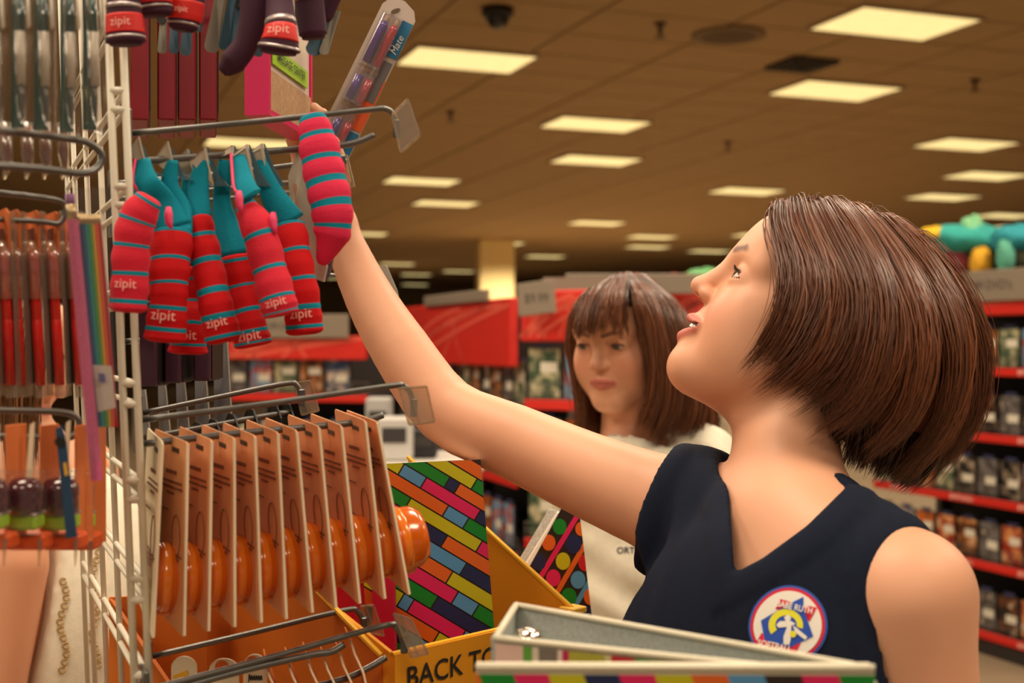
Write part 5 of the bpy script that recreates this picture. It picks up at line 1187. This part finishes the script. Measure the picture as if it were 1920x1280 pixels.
# navy top
m_navy = M('navy_jersey', (19, 26, 44), .9, noise=.12, scale=160, spec=.2, bump=.25, bscale=1400)
ARMD = (arm_r[1]-Rs).normalized(); ACUT = P(1234, 948, 1.205)
VPOLY = [(1360, 815), (1377, 1074), (1430, 1046), (1512, 986), (1618, 882), (1590, 780)]
def pxy(p): return np.stack([960+p[:, 0]/p[:, 1]*F, 640-(p[:, 2]-CZ)/p[:, 1]*F], 1)
def poly_sd(p, poly):
    q = pxy(p); d = None; n = len(poly); cx = np.mean(poly, axis=0)
    for i in range(n):
        a, b = np.array(poly[i], float), np.array(poly[(i+1) % n], float); e = b-a; nn = np.array([e[1], -e[0]])/np.linalg.norm(e)
        if (cx-a)@nn > 0: nn = -nn
        s = (q-a)@nn; d = s if d is None else np.maximum(d, s)
    return (d*p[:, 1]/F).astype(f32)
def top_sdf(p):
    rel = p-vv(Sm); s = rel@vv(sax); f = rel@vv(fac); z = rel[:, 2]
    d = sd_ell(p, Sm+fac*.022+V((0, 0, -.17)), (.158, .108, .235), TR)
    d = smin(d, sd_ell(p, Sm-sax*.06+fac*.05+V((0, 0, -.2)), (.09, .08, .20), TR), .05)
    d = smin(d, sd_ell(p, Sm+fac*.01+V((0, 0, -.45)), (.165, .115, .22), TR), .08)
    d = smin(d, sd_cap(p, nb0+V((0, 0, -.012)), Ls-sax*.03+V((0, 0, .016)), .049, .044), .04); d = smin(d, sd_cap(p, nb0+V((0, 0, -.014)), Rs+V((0, 0, .002)), .048, .054), .04)
    d = smin(d, sd_cap(p, Rs, arm_r[1], .058, .050), .035)
    # folds running from the raised shoulder
    fold = .0035*np.sin(s*150+z*26)*np.clip((-.02-s)/.08, 0, 1)*np.clip((.08-z)/.08, 0, 1)+.0022*np.sin(s*70+f*60+z*40)*np.clip((s+.05)/.1, 0, 1)
    d = d-fold
    vc = poly_sd(p, VPOLY); vc = np.maximum(vc, -(f+.01)); nk = sd_cap(p, nb0+V((0, 0, -.03)), nb1, .058, .062); cut = smin(vc, nk, .016)
    d = d-.0028*np.clip(1-np.abs(cut-.011)/.011, 0, 1)**.3                   # ribbed neck band
    armd = ((p-vv(ACUT))@vv(ARMD)); near = sd_cap(p, Rs, arm_r[2], .095); ac = np.maximum(-armd, near)
    lc = sd_cap(p, Ls+V((.014, -.014, .002)), P(1742, 1500, .975), .0535, .060)
    d = d-.002*np.clip(1-np.abs(np.minimum(ac, lc)-.010)/.010, 0, 1)**.3
    return np.maximum(np.maximum(d, -cut), np.maximum(-ac, -lc))
tv, tf = surface_nets(top_sdf, (-.02, .80, .72), (.46, 1.36, 1.56), .0036); tv = taubin(tv, tf, 2)
top1 = mesh_obj('sleeveless_top', tv, tf, m_navy, g1, None, True)
m_jean = M('denim', (44, 58, 86), .85, noise=.1, scale=60)
def legs_sdf(base, ax, hip):
    def fn(p):
        d = sd_ell(p, base+V((0, 0, hip)), (.15, .11, .13), TR)
        for s_ in (-1, 1): d = smin(d, sd_chain(p, [base+ax*(.075*s_)+V((0, 0, hip-.04)), base+ax*(.08*s_)+V((0, 0, .48)), base+ax*(.085*s_)+V((0, 0, .07))], [.082, .06, .05]), .03)
        return d
    return fn
def add_legs(person, base, ax, hip, mat, fdir):
    lv, lf = surface_nets(legs_sdf(base, ax, hip), (base.x-.28, base.y-.28, .0), (base.x+.28, base.y+.28, hip+.16), .014); mesh_obj('trousers', lv, lf, mat, person, None, True)
    for s_ in (-1, 1): MB().ball(base+ax*(.085*s_)+fdir*.05+V((0, 0, .042)), (.05, .12, .042), rotm(fdir.cross(V((0, 0, 1))))).build('shoe', M('shoe', (60, 50, 46), .6), person, True)
add_legs(g1, V((Sm.x, Sm.y, 0)), sax, .80, m_jean, fac)
# embroidered badge, laid onto the cloth
bvh = BVHTree.FromPolygons([V(x) for x in tv], [list(map(int, f)) for f in tf])
def on_cloth(px, py, lift):
    o = V((0, 0, CZ)); dr = (P(px, py, 1)-o).normalized(); h = bvh.ray_cast(o, dr)
    if h[0] is None: return P(px, py, 1.0)
    n = h[1]; n = -n if n.dot(dr) > 0 else n
    return h[0]+n*lift
BX = lambda x, y: (1380+x*.1328, 1080+y*.1328)
bo = V((745, 680)); 
badge = None
def badge_poly(nm, pts, lift, mat, parent, fan=True):
    q = [BX(*p) for p in pts]; c = (sum(p[0] for p in q)/len(q), sum(p[1] for p in q)/len(q)); rows = []
    for s in (0.001, .35, .7, 1): rows.append([on_cloth(c[0]+(p[0]-c[0])*s, c[1]+(p[1]-c[1])*s, lift) for p in q+[q[0]]])
    return MB().grid(rows).build(nm, mat, parent, True)
def egg(w, h, n=40, tilt=.42):
    out = []
    for k in range(n):
        a = 2*math.pi*k/n; x = w*math.cos(a); y = h*math.sin(a)*(1+.06*math.cos(a)); out.append((735+x*math.cos(tilt)-y*math.sin(tilt)*-1, 690-x*math.sin(tilt)+y*math.cos(tilt)))
    return out
badge = badge_poly('badge', egg(560, 545), .0012, M('thread_blue', (44, 84, 170), .8), g1)
badge['label'] = 'round embroidered club badge, blue rim, red ring, star and batter'
badge_poly('badge_ring', egg(525, 510), .0017, M('thread_red', (208, 30, 62), .8), badge)
m_twh = M('thread_white', (238, 230, 220), .8); m_tbl = M('thread_royal', (38, 78, 176), .8); m_tye = M('thread_yellow', (230, 222, 50), .8)
badge_poly('badge_field', egg(480, 465), .0021, m_twh, badge)
badge_poly('badge_ribbon', [(570, 470), (640, 330), (1150, 450), (1050, 650), (990, 520)], .0024, M('thread_red', (208, 30, 62)), badge); badge_poly('badge_ribbon', [(270, 990), (380, 800), (470, 900), (930, 940), (860, 1090), (700, 1060)], .0024, M('thread_red', (208, 30, 62)), badge)
badge_poly('badge_star', [(370, 630), (640, 470), (860, 350), (965, 300), (965, 440), (1000, 560), (1100, 850), (770, 1010), (420, 900)], .0027, m_tbl, badge)
ring = [(735+265*math.cos(a), 700+225*math.sin(a)) for a in np.linspace(2.5, 6.4, 22)]+[(735+165*math.cos(a), 715+135*math.sin(a)) for a in np.linspace(6.4, 2.5, 22)]
def strip(nm, outer, inner, lift, mat):
    MB().grid([[on_cloth(*BX(*p), lift) for p in outer], [on_cloth(*BX(*p), lift) for p in inner]]).build(nm, mat, badge, True)
strip('badge_arc', [(720+240*math.cos(a)*1.0, 700-230*math.sin(a)) for a in np.linspace(-.2, 3.7, 26)], [(725+150*math.cos(a), 690-130*math.sin(a)) for a in np.linspace(-.2, 3.7, 26)], .0030, m_tye)
for nm, pts in (('batter_arm', [(590, 690), (640, 640), (800, 640), (860, 680), (760, 720), (620, 730)]), ('batter_leg', [(740, 720), (800, 700), (790, 900), (770, 970), (690, 960), (690, 860)]), ('bat', [(820, 700), (880, 740), (1020, 860), (990, 900), (860, 800)]), ('batter_head', [(700, 580), (760, 550), (800, 590), (780, 640), (720, 640)])):
    badge_poly(nm, pts, .0033, m_twh, badge)
badge_poly('ball', [(825+45*math.cos(2*math.pi*k/12), 820+48*math.sin(2*math.pi*k/12)) for k in range(12)], .0035, m_tye, badge)
for txt, a, b, sz in (('BABE RUTH', (600, 395), (1090, 505), 120), ('SOFTBALL', (330, 940), (800, 1035), 120)):
    vs, fs = text_polys(txt, 1.0, 'CENTER', 0, .02); wmx = max(v.x for v in vs); u = (V(b)-V(a))/2; n_ = V((-u.y, u.x)).normalized(); m_ = (V(a)+V(b))/2
    mesh_obj('badge_lettering', [on_cloth(*BX(*(m_+u*(v.x/wmx)-n_*(v.y*sz*1.0))), .0037) for v in vs], fs, m_twh, badge)
# brown bob
def hg(pts, sgn=1, w=.108): return [P(x, y, 1.17-sgn*o*w) for x, y, o in pts]
NEAR = [[(1450, 378, .0), (1446, 420, .45), (1464, 490, .78), (1460, 560, .92), (1424, 632, .86), (1366, 702, .72)],
        [(1486, 371, .0), (1494, 430, .5), (1528, 520, .9), (1516, 600, 1), (1468, 680, .98), (1398, 738, .84)],
        [(1526, 369, .0), (1556, 440, .6), (1600, 540, 1), (1590, 640, 1.1), (1540, 720, 1.05), (1456, 778, .9)],
        [(1568, 373, .0), (1618, 450, .6), (1662, 550, 1), (1662, 660, 1.14), (1622, 765, 1.1), (1512, 850, .9)],
        [(1610, 384, .0), (1672, 468, .6), (1720, 570, .95), (1730, 680, 1.08), (1692, 795, 1.02), (1586, 890, .8)],
        [(1652, 399, .0), (1718, 480, .5), (1770, 580, .8), (1784, 690, .9), (1752, 805, .85), (1652, 915, .6)],
        [(1692, 420, .0), (1758, 500, .3), (1812, 600, .45), (1826, 700, .5), (1800, 815, .45), (1704, 932, .3)],
        [(1722, 442, .0), (1782, 510, 0), (1834, 610, 0), (1845, 700, 0), (1824, 805, 0), (1740, 928, 0)]]
FARS = [[(x, y, o) for x, y, o in g] for g in NEAR[::-1]]
def over(g): return [(g[0][0]-3, g[0][1]+15, .02), (g[0][0], g[0][1]+2, .10)]+g[1:]
gd = [hg(over(g)) for g in NEAR]+[hg(over(g), -1) for g in FARS[1:]]
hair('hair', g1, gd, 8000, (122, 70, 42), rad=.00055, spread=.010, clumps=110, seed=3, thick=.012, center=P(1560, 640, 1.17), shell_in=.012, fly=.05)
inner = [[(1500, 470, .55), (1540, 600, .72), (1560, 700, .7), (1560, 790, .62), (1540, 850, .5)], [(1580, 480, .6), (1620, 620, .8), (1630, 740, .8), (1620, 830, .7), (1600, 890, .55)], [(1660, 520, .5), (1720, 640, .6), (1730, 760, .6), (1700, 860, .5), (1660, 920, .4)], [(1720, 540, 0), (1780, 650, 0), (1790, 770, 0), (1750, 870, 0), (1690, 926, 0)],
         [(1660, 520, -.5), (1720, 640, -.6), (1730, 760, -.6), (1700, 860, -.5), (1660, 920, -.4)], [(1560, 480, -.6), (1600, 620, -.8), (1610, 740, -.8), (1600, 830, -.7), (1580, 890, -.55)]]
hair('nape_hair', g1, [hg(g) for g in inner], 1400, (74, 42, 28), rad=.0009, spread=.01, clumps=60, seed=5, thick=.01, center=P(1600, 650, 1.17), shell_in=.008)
# ---------------------------------------------------------------- the girl with bangs
HS = .99
hc2 = P(1166, 633, 2.10); a2, p2 = math.radians(31), math.radians(11)
hf2 = V((-math.sin(a2)*math.cos(p2), -math.cos(a2)*math.cos(p2), -math.sin(p2))); hl2 = V((math.cos(a2), -math.sin(a2), 0)); hu2 = hl2.cross(hf2)
if hu2.z < 0: hu2 = -hu2
HR2 = np.array([tuple(hl2), tuple(hf2), tuple(hu2)], dtype=f32).T; H2 = HS
def X2(v): return hc2+(hl2*v[0]+hf2*v[1]+hu2*v[2])*H2
K2 = dict(open=0, smile=-.001, nose=.001, eye=.0034, eye_z=-.0012, brow=.021, lash=-.35)
L2, R2 = P(1318, 862, 2.16), P(1098, 900, 2.06); S2 = (L2+R2)/2; sx2 = (L2-R2).normalized(); f2 = V((sx2.y, -sx2.x, 0)).normalized(); f2 = f2 if f2.y < 0 else -f2
TR2 = np.array([tuple(sx2), tuple(f2), (0, 0, 1)], dtype=f32).T; n20, n21 = P(1180, 870, 2.13), X2((0, -.025, -.06))
armA = [L2, P(1352, 1010, 2.2), P(1360, 1200, 2.2), P(1250, 1330, 2.1)]; armB = [R2, P(1120, 1100, 2.12), P(1130, 1250, 2.12), P(1180, 1380, 2.0)]
def body2(p):
    d = smin(head_sdf((p-vv(hc2))@HR2/f32(H2), K2)*H2, sd_cap(p, n20, n21, .05, .047), .02)
    d = smin(d, sd_ell(p, S2+V((0, 0, -.16)), (.125, .085, .2), TR2), .05); d = smin(d, sd_cap(p, n20+V((0, 0, -.015)), L2, .042, .046), .04); d = smin(d, sd_cap(p, n20+V((0, 0, -.015)), R2, .042, .046), .04)
    d = smin(d, sd_chain(p, armA, [.048, .042, .034, .024]), .03); d = smin(d, sd_chain(p, armB, [.048, .042, .034, .024]), .03)
    d = smin(d, sd_ell(p, armA[-1]+V((-.03, -.03, -.02)), (.04, .03, .022)), .02); d = smin(d, sd_ell(p, armB[-1]+V((.03, -.03, -.02)), (.04, .03, .022)), .02)
    return smin(d, sd_ell(p, S2+V((0, 0, -.48)), (.14, .095, .16), TR2), .06)
g2 = thing('person', 'girl with bangs and long brown hair in a cream tee looking down', 'person', V((S2.x, S2.y, 0)))
lo2 = np.array(tuple(hc2))-np.array([.13, .15, .16]); hi2 = np.array(tuple(hc2))+np.array([.13, .14, .15])
vh, fh = surface_nets(body2, lo2, hi2, .0019); vh = taubin(vh, fh, 1); vb, fb_ = surface_nets(body2, (-.04, 1.82, .72), (.50, 2.45, 1.72), .0065); vb, fb_ = cut_box(vb, fb_, lo2+.006, hi2-.006); vh, vb = settle(body2, vh), settle(body2, vb)
bv, bf = join([(vh, fh), (vb, fb_)]); cols = np.tile(SKIN, (len(bv), 1)); cols[:len(vh)] = head_cols((vh-np.array(tuple(hc2)))@HR2/H2, K2)
mesh_obj('body', bv, bf, m_skin, g2, None, True, cols)
eyes(g2, X2, (-.1, 1, -.28), K2)
m_creamt = M('cream_jersey', (238, 228, 206), .85, noise=.07, scale=90, bump=.3, bscale=700)
def tee2(p):
    rel = p-vv(S2); s = rel@vv(sx2); z = rel[:, 2]
    d = sd_ell(p, S2+V((0, 0, -.17)), (.150, .112, .24), TR2); d = smin(d, sd_ell(p, S2+V((0, 0, -.45)), (.155, .115, .22), TR2), .08)
    d = smin(d, sd_cap(p, n20+V((0, 0, -.016)), L2+V((0, 0, .004)), .048, .056), .04); d = smin(d, sd_cap(p, n20+V((0, 0, -.016)), R2+V((0, 0, .004)), .048, .056), .04)
    d = smin(d, sd_cap(p, L2, armA[1], .058, .060), .02); d = smin(d, sd_cap(p, R2, armB[1], .058, .058), .02)
    d = d-.0035*np.sin(s*55+z*18+2*np.sin(z*30))-.002*np.sin(z*75+s*60)
    nk = sd_cap(p, n20+V((0, 0, -.03))+f2*.02, n21, .058, .06); a = (p-vv(armA[1]))@vv((armA[1]-L2).normalized()); b = (p-vv(armB[1]))@vv((armB[1]-R2).normalized())
    ca = np.maximum(-a, sd_cap(p, L2, armA[2], .085)); cb = np.maximum(-b, sd_cap(p, R2, armB[2], .085))
    return np.maximum(d, -np.minimum(nk, np.minimum(ca, cb)))
tv2, tf2 = surface_nets(tee2, (-.06, 1.85, .70), (.52, 2.45, 1.50), .006); tv2 = taubin(tv2, tf2, 2)
mesh_obj('tee', tv2, tf2, m_creamt, g2, None, True)
bvh = BVHTree.FromPolygons([V(x) for x in tv2], [list(map(int, f)) for f in tf2])
vs, fs = text_polys('ORTW', 1.0, 'CENTER', 0, .015)
mesh_obj('chest_lettering', [on_cloth(1182+v.x*17, 1032-v.y*17, .0012) for v in vs], fs, M('navy_thread', (36, 34, 60), .8), g2)
add_legs(g2, V((S2.x, S2.y, 0)), sx2, .80, m_jean, f2)
def G2(pts): return [P(*q) for q in pts]
bangs = [[(1128, 530, 2.12), (1086, 560, 2.035), (1068, 600, 2.03), (1063, 648, 2.04)], [(1142, 518, 2.12), (1106, 550, 2.01), (1090, 592, 1.985), (1083, 642, 1.98)], [(1156, 512, 2.12), (1130, 546, 1.995), (1118, 590, 1.97), (1112, 642, 1.968)],
         [(1170, 509, 2.12), (1152, 546, 1.99), (1146, 590, 1.97), (1142, 640, 1.968)], [(1180, 508, 2.12), (1172, 548, 1.99), (1174, 592, 1.975), (1186, 652, 1.98)]]
hair('bangs', g2, [G2(b) for b in bangs], 800, (112, 66, 42), rad=.0008, spread=.007, clumps=34, seed=8, thick=.008, center=hc2, shell=False, tipvar=.22)
side = [[(1176, 509, 2.12), (1192, 548, 2.0), (1210, 606, 1.995), (1222, 680, 2.0), (1216, 752, 2.01), (1184, 828, 2.02)], [(1188, 509, 2.12), (1222, 556, 2.02), (1243, 636, 2.01), (1250, 718, 2.015), (1240, 790, 2.02), (1206, 846, 2.03)],
        [(1200, 511, 2.13), (1252, 570, 2.06), (1274, 656, 2.05), (1280, 730, 2.05), (1268, 792, 2.05), (1240, 842, 2.06)], [(1212, 514, 2.15), (1276, 584, 2.11), (1298, 668, 2.1), (1310, 732, 2.1), (1312, 780, 2.1), (1296, 828, 2.1)],
        [(1216, 518, 2.18), (1286, 596, 2.19), (1310, 680, 2.2), (1334, 742, 2.21), (1344, 788, 2.22), (1346, 836, 2.23)], [(1190, 518, 2.20), (1230, 600, 2.25), (1250, 680, 2.26), (1270, 750, 2.27), (1280, 860, 2.28)],
        [(1160, 516, 2.18), (1120, 600, 2.24), (1120, 680, 2.25), (1130, 760, 2.25), (1140, 850, 2.25)], [(1150, 514, 2.14), (1082, 600, 2.15), (1082, 680, 2.16), (1096, 760, 2.16), (1100, 840, 2.16)], [(1140, 516, 2.11), (1076, 584, 2.08), (1066, 650, 2.09), (1078, 722, 2.1), (1084, 780, 2.1), (1068, 830, 2.1)]]
hair('long_hair', g2, [G2(b) for b in side], 4200, (112, 66, 42), rad=.0008, spread=.010, clumps=110, seed=9, thick=.012, center=hc2+V((0, 0, -.06)), shell_in=.012, fly=.04)
# ---------------------------------------------------------------- the person behind the rack
HS = 1.0
hc3 = P(0, 655, 1.72); hf3 = V((.94, -.1, -.32)).normalized(); hl3 = V((0, 1, 0)); hl3 = (hl3-hf3*hl3.dot(hf3)).normalized(); hu3 = hl3.cross(hf3); hu3 = hu3 if hu3.z > 0 else -hu3
HR3 = np.array([tuple(hl3), tuple(hf3), tuple(hu3)], dtype=f32).T
C3 = P(78, 905, 1.74); K3 = dict(eye=.004)
armN = [P(8, 880, 1.62), P(20, 1060, 1.58), P(-14, 1320, 1.56), P(30, 1560, 1.5), P(60, 1640, 1.48)]; armF = [P(150, 890, 1.86), P(190, 1100, 1.88), P(200, 1300, 1.86), P(240, 1420, 1.76)]
def body3(p):
    d = smin(head_sdf((p-vv(hc3))@HR3, K3), sd_cap(p, C3+V((0, 0, .0)), hc3+V((-.02, 0, -.06)), .052, .05), .02)
    d = smin(d, sd_ell(p, C3+V((0, 0, -.19)), (.11, .14, .2)), .05); d = smin(d, sd_cap(p, armN[0], armF[0], .045), .05)
    d = smin(d, sd_chain(p, armN, [.05, .046, .036, .026, .03]), .03); d = smin(d, sd_chain(p, armF, [.05, .044, .036, .026]), .03)
    return smin(d, sd_ell(p, C3+V((0, 0, -.5)), (.13, .15, .18)), .06)
g3 = thing('person', 'long-haired person in a cream embroidered dress behind the white wire rack', 'person', V((C3.x, C3.y, 0)))
lo3 = np.array(tuple(hc3))-.17; hi3 = np.array(tuple(hc3))+.15
vh, fh = surface_nets(body3, lo3, hi3, .003); vb, fb_ = surface_nets(body3, (-.98, 1.40, .66), (-.36, 2.04, 1.74), .0065); vb, fb_ = cut_box(vb, fb_, lo3+.006, hi3-.006)
bv, bf = join([(vh, fh), (vb, fb_)]); cols = np.tile(SKIN*np.array([.93, .86, .8]), (len(bv), 1)); cols[:len(vh)] = head_cols((vh-np.array(tuple(hc3)))@HR3, K3)  # body skin darkened to paint in the shade behind the rack
mesh_obj('body', bv, bf, m_skin, g3, None, True, cols)
def X3(v): return hc3+(hl3*v[0]+hf3*v[1]+hu3*v[2])
eyes(g3, X3, (0, 1, -.2), K3)
def dress3(p):
    rel = p-vv(C3); d = sd_ell(p, C3+V((.03, 0, -.2)), (.135, .16, .24)); d = smin(d, sd_ell(p, C3+V((.03, 0, -.60)), (.17, .2, .30)), .1); d = smin(d, sd_chain(p, [C3+V((.03, 0, -.55)), C3+V((.03, 0, -1.0))], [.16, .22]), .05)
    an = np.arctan2(rel[:, 1], rel[:, 0]-.03); d = d-.006*np.sin(an*13)*np.clip(-rel[:, 2]*2, 0, 1)
    nk = sd_cap(p, C3+V((0, 0, -.02)), hc3, .075); return np.maximum(d, -np.minimum(nk, sd_chain(p, armN, [.052, .056, .045, .03, .03])))
dv, df_ = surface_nets(dress3, (-1.0, 1.36, .28), (-.30, 2.10, 1.42), .0085); dv = taubin(dv, df_, 2)
dress = mesh_obj('dress', dv, df_, m_creamt, g3, None, True)
bvh = BVHTree.FromPolygons([V(x) for x in dv], [list(map(int, f)) for f in df_]); m_goldth = M('gold_embroidery', (176, 140, 76), .6)
for x0, y0, y1 in ((118, 1090, 1270), (178, 900, 1260)):
    n_ = int((y1-y0)/15)
    for i in range(n_):
        x = x0+6*math.sin(i*.9); y = y0+(y1-y0)*i/n_; pts = [on_cloth(x+6*math.cos(a), y+6*math.sin(a), .002) for a in np.linspace(0, 5.6, 9)]; MB().tube(pts, .0011, 5).build('embroidery_loop', m_goldth, dress, True)
for s_ in (-1, 1): MB().tube([V((C3.x+.03, C3.y+.07*s_, .55)), V((C3.x+.03, C3.y+.07*s_, .08))], [.06, .04], 12).build('leg', m_skin, g3, True); MB().ball((C3.x+.06, C3.y+.07*s_, .04), (.11, .045, .04)).build('shoe', M('shoe', (60, 50, 46)), g3, True)
bh = [[(70, 560, 1.62), (30, 600, 1.585), (10, 680, 1.575), (6, 780, 1.58), (14, 900, 1.56)], [(80, 556, 1.66), (60, 620, 1.59), (40, 700, 1.57), (40, 790, 1.57), (46, 900, 1.55)], [(90, 556, 1.68), (85, 620, 1.60), (72, 700, 1.585), (66, 790, 1.58), (74, 890, 1.56)]]
bh = [[(40, 560, 1.85), (-20, 620, 1.86), (-40, 720, 1.86), (-30, 900, 1.84)], [(40, 558, 1.72), (-30, 620, 1.7), (-50, 720, 1.68), (-40, 900, 1.66)]]+bh
hair('long_hair', g3, [G2(b) for b in bh], 1200, (112, 72, 42), rad=.0011, spread=.01, clumps=50, seed=12, thick=.012, center=hc3, shell_in=.01)
